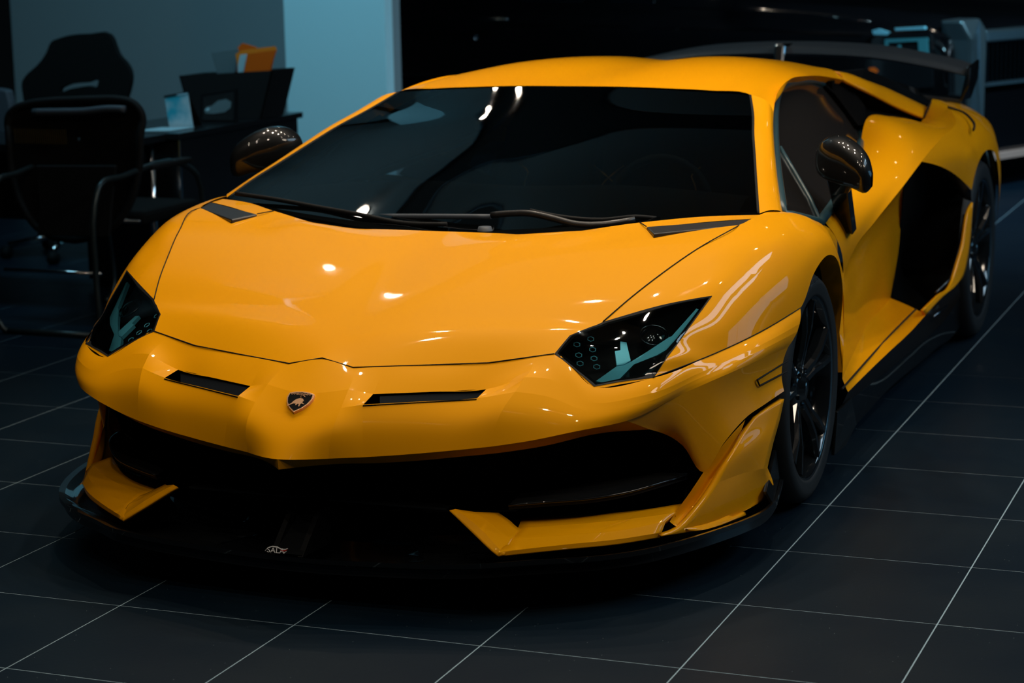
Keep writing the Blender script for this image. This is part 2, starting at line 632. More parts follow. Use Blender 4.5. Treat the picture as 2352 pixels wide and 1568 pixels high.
# vent interiors
for s in B2:
    V = [(.172, -1.190, .512), (.434, -1.097, .521), (.434, -1.168, .512), (.172, -1.258, .499)]
    W = [add(p, (0, 0.035, -0.045)) for p in V]
    prism('nose_duct', [V[0], V[1], W[1], W[0]], (0, 0.004, 0), VOID, bumper, s)
    prism('nose_duct', [V[3], V[2], add(W[2], (0, .03, 0)), add(W[3], (0, .03, 0))], (0, -0.002, -0.002), VOID, bumper, s)
    prism('duct_vane', [add(V[0], (.012, .004, -.006)), add(V[1], (-.004, .004, -.006)), add(V[1], (-.004, .002, -.040)), add(V[0], (.012, .002, -.040))], (0, 0.004, 0), GREYPL, bumper, s)

# ---- front fenders; the lens lies flush in the same surface
fr = [
    [HC, (.63, -1.01, .564), HD, (.75, -.995, .533), HE],
    [HB, (.69, -.95, .60), (.775, -.92, .578), (.825, -.88, .575), (.855, -.835, .551)],
    [HT, (.745, -.83, .640), (.825, -.80, .622), (.865, -.77, .59), FS[1]],
    [SEAM[1], (.785, -.72, .688), (.86, -.685, .663), (.905, -.665, .62), (.925, -.655, .571)],
    [SEAM[2], (.805, -.60, .735), (.872, -.585, .715), (.925, -.57, .66), FS[2]],
    [SEAM[3], (.853, -.445, .785), (.915, -.42, .755), (.965, -.40, .69), (.983, -.385, .592)],
    [SEAM[4], (.895, -.255, .815), (.948, -.245, .785), (.990, -.24, .72), FS[3]],
    [(.853, -.14, .838), (.905, -.11, .826), (.955, -.10, .795), (.997, -.09, .74), (1.010, -.10, .683)],
    [(.862, -.02, .838), (.915, 0.01, .826), (.962, 0.03, .795), (1.0, 0.04, .748), (1.012, 0.05, .709)],
    [(.880, .10, .822), (.925, .13, .808), (.965, .15, .777), (.997, .17, .728), (1.010, .19, .672)],
    [(.902, .22, .795), (.932, .24, .778), (.962, .26, .742), (.990, .27, .685), (1.002, .285, .595)],
    [(.915, .34, .765), (.938, .345, .745), (.957, .35, .705), (.975, .36, .645), (.985, .37, .52)],
    [(.93, .42, .735), (.94, .42, .70), (.945, .42, .64), (.952, .42, .55), (.965, .42, .42)],
]
LENSP = [HTIP, HT, HB, HC, HD, HE]
LD = (0.35, -0.62, 0.70)
fenders = patch('front_fender', fr, PAINT, car, n=7, sides=B2, cut=[(LENSP, LD, 'outside')])
lamp_shrink = [lerp(p, (0.72, -0.86, 0.62), 0.012) for p in LENSP]

def seam(P, parent, r=0.0016, both=True, n=6, name='panel_gap'):
    return tube(name, [add(p, (0, -.0006, .0012)) for p in P], r, MATTE, parent, sides=5, n=n, both=both)

HOODO = bpy.data.objects['hood']
seam([S0, S2p], HOODO, n=1)
seam([S2p, (0.25, -1.088, 0.568), S1p], HOODO, n=1)
seam([S1p, HC], HOODO, n=1)
seam(SEAM[:5] + [HV[3]], HOODO, n=6)
seam([HV[1], (0.565, -0.288, 0.832)], HOODO, n=1)
seam(FS, bumper, n=6)

# ---- bumper corners below the crease
CRd = spl(CR, 6)
ct = [tuple(CRd[int(round(i))]) for i in np.linspace(0, len(CRd) - 1, 7)]
cb_ = [UND[-1], (0.845,-0.8101,0.341), (0.885,-0.7645,0.2652), (0.925,-0.7199,0.3327), (0.955,-0.6292,0.3785), (0.978,-0.5108,0.3939), (1,-0.395,0.4065)]
GOUT = cb_[2]
rows = [ct]
for s in (.3, .65):
    rows.append([add(lerp(ct[i], cb_[i], s), (-0.012 * math.sin(pi * s) * (i / 6), 0, 0)) for i in range(7)])
rows.append(cb_)
corner = patch('bumper_corner', rows, PAINT, car, n=6, sides=B2, flip=True)
ch = [
    [GOUT, (0.915,-0.6846,0.3216), (0.945,-0.5838,0.3656)],
    [(0.868,-0.8157,0.2288), (0.89,-0.7424,0.2362), (0.925,-0.6955,0.2698)],
    [(0.849, -0.89, 0.189), (0.858,-0.8324,0.1733), (0.878,-0.8114,0.1763)],
    [(0.846, -0.93, 0.176), (0.85,-0.9181,0.1671), (0.86,-0.8956,0.1496)],
]
patch('air_channel', ch, PAINT, corner[0], n=5, flip=True)
V_, F_, sh_ = grid_data(ch, 5)
raw('air_channel', mirror(V_, F_)[0], F_, PAINT, corner[1], True)
bl = [
    [(0.968,-0.5611,0.3703), (0.985,-0.488,0.3801), (1.002,-0.4025,0.3868)],
    [(0.952,-0.6391,0.3356), (0.975,-0.552,0.342), (0.998,-0.4278,0.3397)],
    [(0.935,-0.7147,0.2889), (0.965,-0.6314,0.299), (0.992,-0.4725,0.2841)],
    [(0.915,-0.7733,0.2378), (0.952,-0.647,0.237), (0.985,-0.5082,0.2222)],
    [(0.89,-0.844,0.1903), (0.938,-0.6924,0.1929), (0.976,-0.4126,0.1323)],
    [(0.862,-0.9132,0.1545), (0.912,-0.7632,0.139), (0.962,-0.5316,0.1268)],
    [(0.838,-0.9739,0.1499), (0.868,-0.8848,0.1372), (0.918,-0.744,0.1344)],
]
patch('corner_blade', bl, PAINT, car, n=5, sides=B2, rb=(3,), t=0.013, flip=True)

# side marker recess lines
mk = [(0.972,-0.5678,0.4703), (0.995,-0.3343,0.4775), (0.997,-0.3544,0.4519), (0.973,-0.5462,0.4506)]
for s, c_ in zip(B2, corner):
    for a_, b_ in ((0, 1), (0, 3), (3, 2)):
        V_, F_ = tube_data([(mk[a_][0] * s, *mk[a_][1:]), (mk[b_][0] * s, *mk[b_][1:])], 0.0022, 5)
        raw('marker_line', V_, F_, MATTE, c_)

# ---- lower yellow corner (V shaped) with its shelf
vp = [
    [(0.520, -1.262, 0.150), (0.655,-1.1587,0.1507), (0.755,-1.0604,0.1454), (0.832,-0.9657,0.1438)],
    [(0.522, -1.262, 0.162), (0.655,-1.1582,0.1636), (0.755,-1.06,0.1585), (0.836,-0.9638,0.157)],
    [(0.526, -1.211, 0.181), (0.645,-1.1301,0.178), (0.757,-1.032,0.1742), (0.838,-0.9338,0.1782)],
    [(0.527, -1.147, 0.191), (0.66, -1.06, 0.190), (0.765, -0.975, 0.189), (0.849, -0.89, 0.189)],
    [(0.50, -1.05, 0.19), (0.64, -0.98, 0.19), (0.75, -0.90, 0.189), (0.84, -0.80, 0.189)],
]
lowc = patch('lower_corner', vp, PAINT, car, n=5, sides=B2, rb=(1, 2, 3), t=0.012, flip=False)
st = [
    [(0.378, -1.223, 0.243), (0.450, -1.245, 0.197), (0.505, -1.262, 0.162), (0.520, -1.262, 0.150)],
    [(0.392, -1.218, 0.246), (0.462, -1.232, 0.207), (0.512, -1.25, 0.172), (0.535, -1.259, 0.156)],
    [(0.43, -1.19, 0.235), (0.48, -1.195, 0.208), (0.520, -1.205, 0.186), (0.535, -1.21, 0.181)],
    [(0.47, -1.13, 0.22), (0.50, -1.135, 0.205), (0.525, -1.147, 0.193), (0.535, -1.15, 0.19)],
]
for s, c_ in zip(B2, lowc):
    V_, F_, sh_ = grid_data(st, 4, rb=(1, 2))
    if s < 0:
        V_, F_ = mirror(V_, F_)
    thick(raw('corner_strut', V_, F_, PAINT, c_, True, sh_), 0.008)

# ---- splitter
SPO = [(0, -1.352, .128), (.25, -1.345, .134), (.46, -1.335, .146), (.52, -1.321, .150), (.60, -1.268, .150), (.682, -1.216, .148), (.761, -1.156, .146), (.834, -1.08, .146), (.899, -.972, .146), (.952, -.84, .143), (.992, -.70, .138), (1.006, -.58, .132), (1.002, -.45, .138), (.990, -.36, .155)]
def inset(p, d, dz):
    k = 1 - d / max(0.25, abs(p[0])) if p[0] > .3 else 1
    return (p[0] * k, p[1] + d * 1.1, p[2] + dz)
sp = [
    [inset(p, .22, -.045) for p in SPO],
    [inset(p, .03, -.022) for p in SPO],
    [inset(p, .012, -.004) for p in SPO],
    SPO,
    [add(p, (0, 0, -.012)) for p in SPO],
    [inset(p, .012, -.020) for p in SPO],
    [inset(p, .010, -.040) for p in SPO],
    [inset(p, .30, -.050) for p in SPO],
]
rowsf = fullw(sp)
splitter = patch('front_splitter', rowsf, BLACK, car, n=3, rb=(2, 3, 4, 5, 6))[0]
for s in B2:
    prism('splitter_fin', [(.985, -.40, .135), (1.003, -.52, .13), (.985, -.52, .16), (.965, -.34, .23), (.972, -.33, .15)], (-.008, 0, 0), BLACK, splitter, s)
for xx in (-0.058, 0.018):
    prism('splitter_strut', [(xx, -1.335, .125), (xx + .01, -1.20, .125), (xx + .012, -1.17, .225), (xx + .004, -1.25, .205)], (.014, 0, 0), BLACK, splitter)
prism('splitter_bridge', [(-.055, -1.335, .13), (.03, -1.335, .13), (.035, -1.20, .205), (-.045, -1.20, .205)], (0, .01, -.01), BLACK, splitter)

# ---- mouth: dark back, mesh bars and the black wing inside it
gt = [add(p, (0, .05, .01)) for p in UND] + [(.86, -.70, .30)]
gb = [(p[0], p[1] + .19, .13) for p in UND] + [(.86, -.70, .13)]
gm = [add(lerp(gt[i], gb[i], .5), (0, .03, 0)) for i in range(len(gt))]
grille = patch('front_grille', fullw([gt, gm, gb]), VOID, car, n=3)[0]
fn = [
    [(0.4961,-1.13,0.2413), (0.586,-1.09,0.247), (0.6667,-1.03,0.2459), (0.7417,-0.95,0.2482), (0.804,-0.86,0.2552), (0.8376,-0.76,0.2525)],
    [(0.3439,-1.15,0.2141), (0.496,-1.13,0.2335), (0.6666,-1.03,0.237), (0.7416,-0.95,0.2393), (0.8039,-0.86,0.2485), (0.8376,-0.76,0.2502)],
]
fp_ = [[fn[0][0], *fn[0][1:]], [add(p, (0, .10, .035)) for p in fn[0]]]
for s in B2:
    G = [[add(p, (0, .13, .012)) for p in fn[0]], fn[0], [add(p, (0, 0.002, -.012)) for p in fn[0]], [add(p, (0, .12, -.015)) for p in fn[0]]]
    V_, F_, sh_ = grid_data(G, 5, rb=(1, 2))
    if s < 0:
        V_, F_ = mirror(V_, F_)
    gw_ = raw('grille_wing', V_, F_, MATTE, grille, True, sh_)
    V_, F_ = tube_data([(p[0] * s, p[1] - .002, p[2]) for p in spl(fn[0], 5)], .0035, 8)
    raw('wing_edge', V_, F_, BLACK, gw_, True)
    # honeycomb-like bars of the side inlet
    for k in range(5):
        t_ = k / 4
        p0 = lerp((.60, -.93, .20), (.83, -.74, .20), t_)
        V_, F_ = tube_data([(p0[0] * s, p0[1], .19), (p0[0] * s, p0[1] + .03, .36)], .003, 5)
        raw('grille_bar', V_, F_, MATTE, grille)
for k in range(3):
    z_ = .20 + .05 * k
    tube('grille_bar', [(-.6, -.99, z_), (-.3, -1.09, z_), (0, -1.13, z_), (.3, -1.09, z_), (.6, -.99, z_)], .004, MATTE, grille, 5, n=4)
box('lower_grille_bar', (-.36, -1.20, .232), (.36, -1.16, .240), BLACK, grille, .003)

# ---- headlamps
LP1, LP2, LP3 = Vector(HD), Vector(HB), Vector(HTIP)
for s in B2:
    lamp = None
    V_, F_, sh_ = grid_data(fr, 7)
    me_v, me_f = (V_, F_) if s > 0 else mirror(V_, F_)
    lens = raw('headlamp', me_v, me_f, LENS, car, True)
    cut_poly(lens.data, [Vector((p[0] * s, p[1], p[2])) for p in LENSP], Vector((LD[0] * s, LD[1], LD[2])), 'inside')
    lens['label'] = 'headlamp with clear lens over black housing'
    rim_ = [(p[0] * s, p[1], p[2]) for p in LENSP]
    # black rim strip that follows the lens border on the surface
    bm = bmesh.new(); bm.from_mesh(lens.data)
    be = [e for e in bm.edges if e.is_boundary]
    ring = []
    if be:
        e = be[0]; v0 = e.verts[0]; v = e.other_vert(v0); ring = [v0.co.copy(), v.co.copy()]; seen = {e}
        while True:
            nx = [q for q in v.link_edges if q.is_boundary and q not in seen]
            if not nx:
                break
            seen.add(nx[0]); v = nx[0].other_vert(v)
            if v is v0:
                break
            ring.append(v.co.copy())
    bm.free()
    if ring:
        cc = sum(ring, Vector()) / len(ring)
        inner = [q + (cc - q).normalized() * .014 for q in ring]
        k = len(ring)
        nrm = (Vector((.264 * s, -.487, .832))).normalized()
        VV = [q + nrm * .0012 for q in ring] + [q + nrm * .0008 for q in inner] + [q - nrm * .012 for q in ring]
        FF = []
        for i in range(k):
            j = (i + 1) % k
            FF.append((i, j, k + j, k + i)); FF.append((i, j, 2 * k + j, 2 * k + i))
        raw('lens_rim', VV, FF, MATTE, lens)
        # bowl behind the lens
        deep = [q + (cc - q) * .10 - nrm * .075 for q in ring]
        VV = [q - nrm * .004 for q in ring] + deep + [cc - nrm * .085]
        FF = [(i, (i + 1) % k, k + (i + 1) % k, k + i) for i in range(k)] + [(k + i, k + (i + 1) % k, 2 * k) for i in range(k)]
        raw('lamp_housing', VV, FF, MATTE, lens, True)
    def lp(L, d=0.0):
        o_ = []
        for p in L:
            q = Vector((p[0] * s, p[1], p[2])) - nrm * d
            o_.append(tuple(q))
        return o_
    bar = [(0.6768,-0.9879,0.5339),(0.6903,-0.9853,0.5312),(0.7245,-0.966,0.5316),(0.7464,-0.901,0.5627),(0.7903,-0.8498,0.5788),(0.8131,-0.8145,0.5922),(0.8451,-0.6696,0.6669),(0.839,-0.67,0.6686),(0.8071,-0.7789,0.615),(0.8017,-0.7852,0.613),(0.7644,-0.8516,0.586),(0.7385,-0.8952,0.5687),(0.7244,-0.9146,0.5618),(0.7096,-0.9246,0.5606)]
    bar2 = [(0.6917,-0.8849,0.5895),(0.7034,-0.8763,0.5909),(0.6951,-0.8512,0.6082),(0.7097,-0.8473,0.6059),(0.7358,-0.8941,0.5702),(0.7241,-0.9138,0.5623),(0.7092,-0.9233,0.5615)]
    prism('light_guide', lp(bar), tuple(-nrm * .012), CYANREFL, lens)
    prism('light_guide', lp(bar2, -.001), tuple(-nrm * .010), CYANREFL, lens)
    pc = Vector((0.7644,-0.7901,0.6219))
    pc = Vector((pc.x * s, pc.y, pc.z)) - nrm * .006
    q1 = nrm.orthogonal().normalized(); q2 = nrm.cross(q1)
    ringp = [pc + q1 * (.036 * cos(w)) + q2 * (.036 * sin(w)) for w in np.linspace(0, 2 * pi, 33)[:-1]]
    V_, F_ = tube_data(ringp, .0022, 6, True)
    raw('projector_ring', V_, F_, DCHROME, lens, True)
    VV = [pc + nrm * .012] + [pc + (q1 * cos(w) + q2 * sin(w)) * .02 + nrm * .008 for w in np.linspace(0, 2 * pi, 25)[:-1]] + [pc + (q1 * cos(w) + q2 * sin(w)) * .034 - nrm * .004 for w in np.linspace(0, 2 * pi, 25)[:-1]]
    FF = [(0, 1 + i, 1 + (i + 1) % 24) for i in range(24)] + [(1 + i, 25 + i, 25 + (i + 1) % 24, 1 + (i + 1) % 24) for i in range(24)]
    raw('projector_lens', VV, FF, RIM, lens, True)
    for c_ in [(0.5992,-0.9064,0.6063),(0.6138,-0.9344,0.5853),(0.625,-0.9562,0.569),(0.6397,-0.9038,0.595),(0.6513,-0.927,0.5777),(0.6654,-0.9473,0.5613),(0.6252,-0.8755,0.6161)]:
        cc_ = Vector((c_[0] * s, c_[1], c_[2]))
        ringp = [cc_ + q1 * (.0085 * cos(w)) + q2 * (.0085 * sin(w)) for w in np.linspace(0, 2 * pi, 7)[:-1]]
        V_, F_ = tube_data(ringp, .0011, 4, True)
        raw('led_cell', V_, F_, CYANREFL, lens)
    prism('lamp_blind', lp([(0.7358,-0.9606,0.5312),(0.802,-0.9177,0.5353),(0.8124,-0.8316,0.5824),(0.7477,-0.9049,0.5601)], -.004), tuple(-nrm * .008), BLACK, lens)

# ---- badge on the nose
BN = Vector((0, -.60, .80)).normalized(); BU = Vector((0, .80, .60)).normalized(); BC = Vector((0, -1.248, 0.506)) + BN * .004
BC = Vector((0, -1.258, 0.492))
def bq(u, v, h=0.0):
    return tuple(BC + Vector((1, 0, 0)) * u + BU * v + BN * h)
shield = [(u * .96, v * .82) for u, v in [(-.036, .030), (-.020, .036), (0, .038), (.020, .036), (.036, .030), (.037, .012), (.031, -.008), (.018, -.028), (0, -.044), (-.018, -.028), (-.031, -.008), (-.037, .012)]]
badge = prism('nose_badge', [bq(u, v, .010) for u, v in shield], tuple(-BN * .012), GOLD, car, 1, .001)
badge['label'] = 'black shield emblem with gold rim, bull and lettering'
prism('badge_face', [bq(u * .89, v * .89 - .0003, .0105) for u, v in shield], tuple(-BN * .002), BLACK, badge)
bull = [(u * .96, v * .84) for u, v in [(-.026, -.020), (-.016, -.012), (-.013, -.003), (-.006, .006), (.003, .010), (.011, .008), (.016, .001), (.013, -.004), (.016, -.009), (.020, -.010), (.019, -.012), (.012, -.010), (.010, -.013), (.010, -.021), (.007, -.022), (.006, -.013), (.002, -.012), (.000, -.017), (-.003, -.018), (-.003, -.012), (-.010, -.012), (-.017, -.017), (-.022, -.022)]]
prism('badge_bull', [bq(u, v, .0115) for u, v in bull], tuple(-BN * .001), GOLD, badge)
V_, F_ = tube_data([bq(.004, .010, .0115), bq(.001, .015, .0115), bq(.008, .017, .0115), bq(.014, .013, .0115)], .0009, 4)
raw('badge_tail', V_, F_, GOLD, badge)
def text(name, body, size, m, mw, parent, ext=.0003, fit=None):
    cu = bpy.data.curves.new(name, 'FONT')
    cu.body = body
    cu.size = size
    cu.align_x = 'CENTER'
    cu.align_y = 'CENTER'
    cu.extrude = ext
    o = bpy.data.objects.new(name, cu)
    COL.objects.link(o)
    bpy.context.view_layer.update()
    me = bpy.data.meshes.new_from_object(o.evaluated_get(bpy.context.evaluated_depsgraph_get()))
    bpy.data.objects.remove(o)
    me.materials.clear()
    if fit:
        xs = [v.co.x for v in me.vertices]; w = max(xs) - min(xs)
        for v in me.vertices:
            v.co.x *= fit / w
    me.transform(mw)
    return link(name, me, m, parent, False)
def frame(c, ux, uy):
    ux = Vector(ux).normalized(); uy = Vector(uy).normalized(); uz = ux.cross(uy)
    return Matrix(((ux.x, uy.x, uz.x, c[0]), (ux.y, uy.y, uz.y, c[1]), (ux.z, uy.z, uz.z, c[2]), (0, 0, 0, 1)))
text('badge_lettering', 'LAMBORGHINI', .0088, GOLD, frame(bq(0, .0212, .0112), (1, 0, 0), BU), badge, fit=.052)

# sticker on the splitter
SF = ((-0.0272,-1.353,0.145))
_m = frame((SF[0] - .003, -1.356, SF[2] - .003), (1, 0, 0), (0, .28, 1))
text('sticker_lettering', 'SALA', .018, WHITE, _m, splitter, fit=.048)
def sw(P, w0, m):
    A = [_m @ Vector((x, y + w0 * (1 - abs(2 * i / (len(P) - 1) - 1)) + .0008, .0004)) for i, (x, y) in enumerate(P)]
    Bq = [_m @ Vector((x, y - .0004, .0004)) for x, y in P]
    k = len(P)
    raw('sticker_swoosh', A + Bq, [(i, i + 1, k + i + 1, k + i) for i in range(k - 1)], m, splitter)
sw([(-.029, -.003), (-.022, .005), (-.010, .009), (.004, .008), (.016, .004), (.026, .005), (.033, .008)], .002, WHITE)
sw([(.012, .003), (.020, .000), (.027, .002), (.032, .005)], .0016, RED)
sw([(.020, -.003), (.025, -.003), (.030, .001)], .0012, WHITE)

# ================================================================ cabin
WI = [(.845, -.067, .838), (.815, .031, .880), (.779, .151, .923), (.742, .276, .968), (.703, .406, 1.014), (.658, .571, 1.061), (.612, .709, 1.109)]
WO = [(0.884,0.045,0.8227), (0.848,0.1527,0.8646), (0.815,0.249,0.9041), (0.782,0.3517,0.9482), (0.748,0.4634,0.9932), (0.718,0.5715,1.0271), (0.693,0.6724,1.059)]
wc = [(0, -.30, .79), (0, -.13, .842), (0, .03, .897), (0, .19, .953), (0, .35, 1.008), (0, .51, 1.067), (0, .683, 1.135)]
ws = []
for i in range(7):
    row = []
    for s in (0, .25, .5, .75, .92, 1):
        p = lerp(wc[i], WI[i], s)
        yb = -(WI[i][1] - wc[i][1]) * (s - s ** 2.6) * .8 if i < 6 else -(WI[i][1] - wc[i][1]) * (s - s ** 2.6)
        row.append((p[0], p[1] + yb, p[2] + .020 * (1 - abs(2 * i / 6 - 1) ** 2) * (1 - s ** 2) + (.004 * 4 * s * (1 - s) if i == 6 else 0)))
    ws.append(row)
wind = patch('windscreen', fullw(ws), WGLASS, car, n=6)[0]
wind['label'] = 'dark tinted windscreen'
tube('windscreen_seal', [add(p, (-.004, 0, -.002)) for p in WI], .005, MATTE, wind, 6, n=5, both=True)

pil = []
for i in range(7):
    m_ = lerp(WI[i], WO[i], .5)
    pil.append([WI[i], add(lerp(WI[i], WO[i], .33), (.006, -.004, .010)), add(lerp(WI[i], WO[i], .7), (.010, -.004, .010)), WO[i], add(WO[i], (-.028, .02, -.02))])
pillars = patch('windscreen_pillar', pil, PAINT, car, n=6, sides=B2, cb=(3,))

RO = [WO[6], (0.668,0.7923,1.0927), (0.632,1.1253,1.1319), (0.617,1.3967,1.1248), (0.608,1.6779,1.1067), (0.636,1.9171,1.0778)]
roof = [
    [(0, .683, 1.135), (.2, .70, 1.133), (.34, .714, 1.128), (.475, .719, 1.122), WI[6], (.655, .69, 1.082), RO[0]],
    [(0, .95, 1.150), (.2, .95, 1.156), (.34, .95, 1.156), (.475, .95, 1.149), (.575, .94, 1.132), (.628, .93, 1.105), RO[1]],
    [(0, 1.22, 1.160), (.2, 1.22, 1.173), (.335, 1.22, 1.175), (.46, 1.22, 1.164), (.55, 1.21, 1.142), (.598, 1.20, 1.124), RO[2]],
    [(0, 1.5, 1.165), (.195, 1.5, 1.179), (.325, 1.5, 1.178), (.44, 1.5, 1.165), (.53, 1.5, 1.142), (.58, 1.49, 1.126), RO[3]],
    [(0, 1.73, 1.158), (.19, 1.73, 1.172), (.315, 1.73, 1.169), (.43, 1.73, 1.154), (.52, 1.73, 1.132), (.572, 1.73, 1.115), RO[4]],
    [(0, 1.93, 1.145), (.18, 1.93, 1.157), (.30, 1.93, 1.155), (.42, 1.93, 1.143), (.515, 1.93, 1.126), (.588, 1.96, 1.108), RO[5]],
]
roofo = patch('roof', fullw(roof), PAINT, car, n=6)[0]
for s in B2:   # turned-in flange above the side glass
    fl_ = [RO, [add(p, (-.035, .01, -.030)) for p in RO]]
    V_, F_, sh_ = grid_data(fl_, 5)
    if s < 0:
        V_, F_ = mirror(V_, F_)
    raw('roof_flange', V_, F_, PAINT, roofo, True)

RU = [(.588, 1.96, 1.108), (0.63,2.0799,1.0869), (0.655,2.1278,1.07), (0.69,2.3896,1.0192), (0.725,2.6791,0.9569), (0.765,2.9207,0.8984)]
RL = [RO[5], (0.66,1.945,1.0615), (0.685,1.9904,1.0415), (0.73,2.2854,0.9647), (0.76,2.4641,0.9224), (0.795,2.6595,0.8785)]
rail = [[RU[i], add(lerp(RU[i], RL[i], .5), (.008, 0, .008)), RL[i]] for i in range(6)]
patch('roof_rail', rail, PAINT, car, n=6, sides=B2, t=.012)

# side glass, its seal and the dark quarter behind it
wn, wcst = Vector((1, .06, .8)), 1.545
SG = [(0.8841,0.0446,0.8228),(0.8077,0.2775,0.9008),(0.6948,0.6692,1.0125),(0.6331,0.9235,1.0706),(0.597,1.1215,1.1009),(0.5808,1.3306,1.1054),(0.574,1.5745,1.0956),(0.5791,1.7826,1.0737),(0.5974,1.8637,1.0447),(0.6336,1.8697,0.999),(0.6985,1.8517,0.9193),(0.7233,1.8173,0.8908),(0.7564,1.6409,0.8627),(0.8079,1.2964,0.8241),(0.8808,0.7067,0.7773),(0.9167,0.3528,0.759)]
for s in B2:
    sg = [(p[0] * s, p[1], p[2]) for p in spl(SG + [SG[0]], 4, (0, 15, 16))[:-1]]
    k = len(sg)
    cc_ = sum((Vector(p) for p in sg), Vector()) / k
    fc = [(i, (i + 1) % k, k) if s < 0 else ((i + 1) % k, i, k) for i in range(k)]
    g_ = raw('side_window', sg + [cc_], fc, SGLASS, car)
    V_, F_ = tube_data(sg, .016, 8, True)
    raw('window_seal', V_, F_, SEAL, g_, True)
    qs = [(0.7453,0.5478,0.9586),(0.8016,0.4995,0.8918),(0.8657,0.445,0.8158),(0.917,0.3596,0.7581)]
    V_, F_ = tube_data([(p[0] * s, p[1], p[2] + .004) for p in qs], .007, 6)
    raw('window_divider', V_, F_, SEAL, g_, True)
    # orange trimmed inner edge of the rear frame
    qs = [(0.5644,1.7675,1.0557),(0.6038,1.7978,1.0042),(0.6608,1.7519,0.9363),(0.7066,1.7126,0.882),(0.7175,1.726,0.8675)]
    V_, F_ = tube_data([(p[0] * s, p[1], p[2]) for p in spl(qs, 4)], .007, 6)
    raw('inner_frame', V_, F_, PAINT, g_, True)

# louvre fin and the dark intake between window, rail and shoulder
for s in B2:
    lv = [(0.6,1.7721,1.0656), (0.606,1.9061,1.0729), (0.632,1.956,1.0743), (0.655,2.0345,1.0262), (0.69,2.0499,0.9674), (0.74,1.8467,0.9193), (0.725,1.7612,0.9251), (0.68,1.787,0.9742), (0.635,1.7808,1.0328)]
    prism('quarter_louvre', lv, (-.02, .02, -.01), VOID, car, s, .002)
qi = [
    [(0.61,2.0547,1.0667), (0.63,2.0818,1.0504), (0.7,2.4344,0.9512), (0.775,2.6774,0.8768)],
    [(0.58,2.0389,1.0201), (0.6,2.1885,0.9919), (0.67,2.4046,0.9298), (0.77,2.6943,0.8746)],
    [(0.62,2.0049,0.9538), (0.66,2.0465,0.9475), (0.72,2.2499,0.9213), (0.77,2.6844,0.8746)],
    [(0.66,1.9529,0.907), (0.7,1.9931,0.9058), (0.74,2.2406,0.9011), (0.77,2.6746,0.8743)],
]
patch('quarter_intake', qi, VOID, car, n=3, sides=B2)

# ---- upper door / shoulder skin from the window line out to the sharp crease
CRS = [(0.93,0.6218,0.5666), (0.942,0.7259,0.6302), (0.958,0.9417,0.6855), (0.98,1.2972,0.7631), (0.99,1.5749,0.8188), (0.99,1.9072,0.8625), (0.972,2.3647,0.8932)]
UPE = [(.925, .40, .752), (0.881,0.7058,0.7774), (.825, 1.16, .815), (0.753,1.6667,0.8647), (0.738,1.8296,0.9388), (0.765,2.1677,0.925), (0.795,2.6595,0.8785)]
up = []
for i in range(7):
    c_, u_ = CRS[i], UPE[i]
    b_ = (.018, .030, .040, .045, .040, .02, 0)[i]
    up.append([u_, add(lerp(u_, c_, .3), (b_ * .6, 0, b_ * .6)), add(lerp(u_, c_, .65), (b_ * .8, 0, b_ * .45)), c_])
up.append([(0.8,2.7737,0.9337), (.835, 2.73, .933), (.868, 2.68, .930), (.900, 2.63, .927)])
up.append([(.77, 3.05, .905), (.81, 3.02, .913), (.85, 2.98, .911), (.88, 2.95, .905)])
up.append([(.72, 3.40, .88), (.77, 3.35, .888), (.82, 3.30, .884), (.86, 3.25, .875)])
up.append([(.68, 3.75, .86), (.73, 3.68, .865), (.78, 3.61, .862), (.83, 3.55, .85)])
door_up = patch('door_shoulder', up, PAINT, car, n=7, sides=B2)

# rear fender
RF = [
    [CRS[4], (1.01,1.8309,0.7759), (1.025,2.1346,0.704), (1.04,2.3462,0.6329)],
    [CRS[5], (1.02,2.011,0.8151), (1.04,2.1732,0.7557), (1.047,2.3668,0.6876)],
    [CRS[6], (1.01,2.4004,0.844), (1.038,2.4179,0.7944), (1.048,2.4669,0.7343)],
    [(.900, 2.63, .927), (.985, 2.62, .875), (1.033, 2.64, .805), (1.048, 2.67, .755)],
    [(.88, 2.95, .905), (.975, 2.95, .85), (1.028, 2.93, .775), (1.045, 2.92, .695)],
    [(.86, 3.25, .875), (.955, 3.25, .82), (1.01, 3.20, .70), (1.035, 3.08, .52)],
    [(.83, 3.55, .85), (.92, 3.50, .79), (.97, 3.42, .62), (1.01, 3.16, .36)],
]
rfo = patch('rear_fender', RF, PAINT, car, n=6, sides=B2)
for s, r_ in zip(B2, rfo):
    seam_ = [(p[0] * s, p[1], p[2]) for p in ((0.905,2.5624,0.9308), (0.965,2.5737,0.9087), (1.005,2.5311,0.8837), (1.03,2.4151,0.8545))]
    V_, F_ = tube_data([tuple(q) for q in spl(seam_, 5)], .005, 6)
    raw('panel_gap', V_, F_, MATTE, r_)

for s in B2:
    V_, F_ = tube_data([(p[0] * s, p[1], p[2] + .002) for p in ((0.797,2.6487,0.8794), (0.802,2.7627,0.9346))], .004, 6)
    raw('panel_gap', V_, F_, MATTE, rfo[0 if s > 0 else 1])

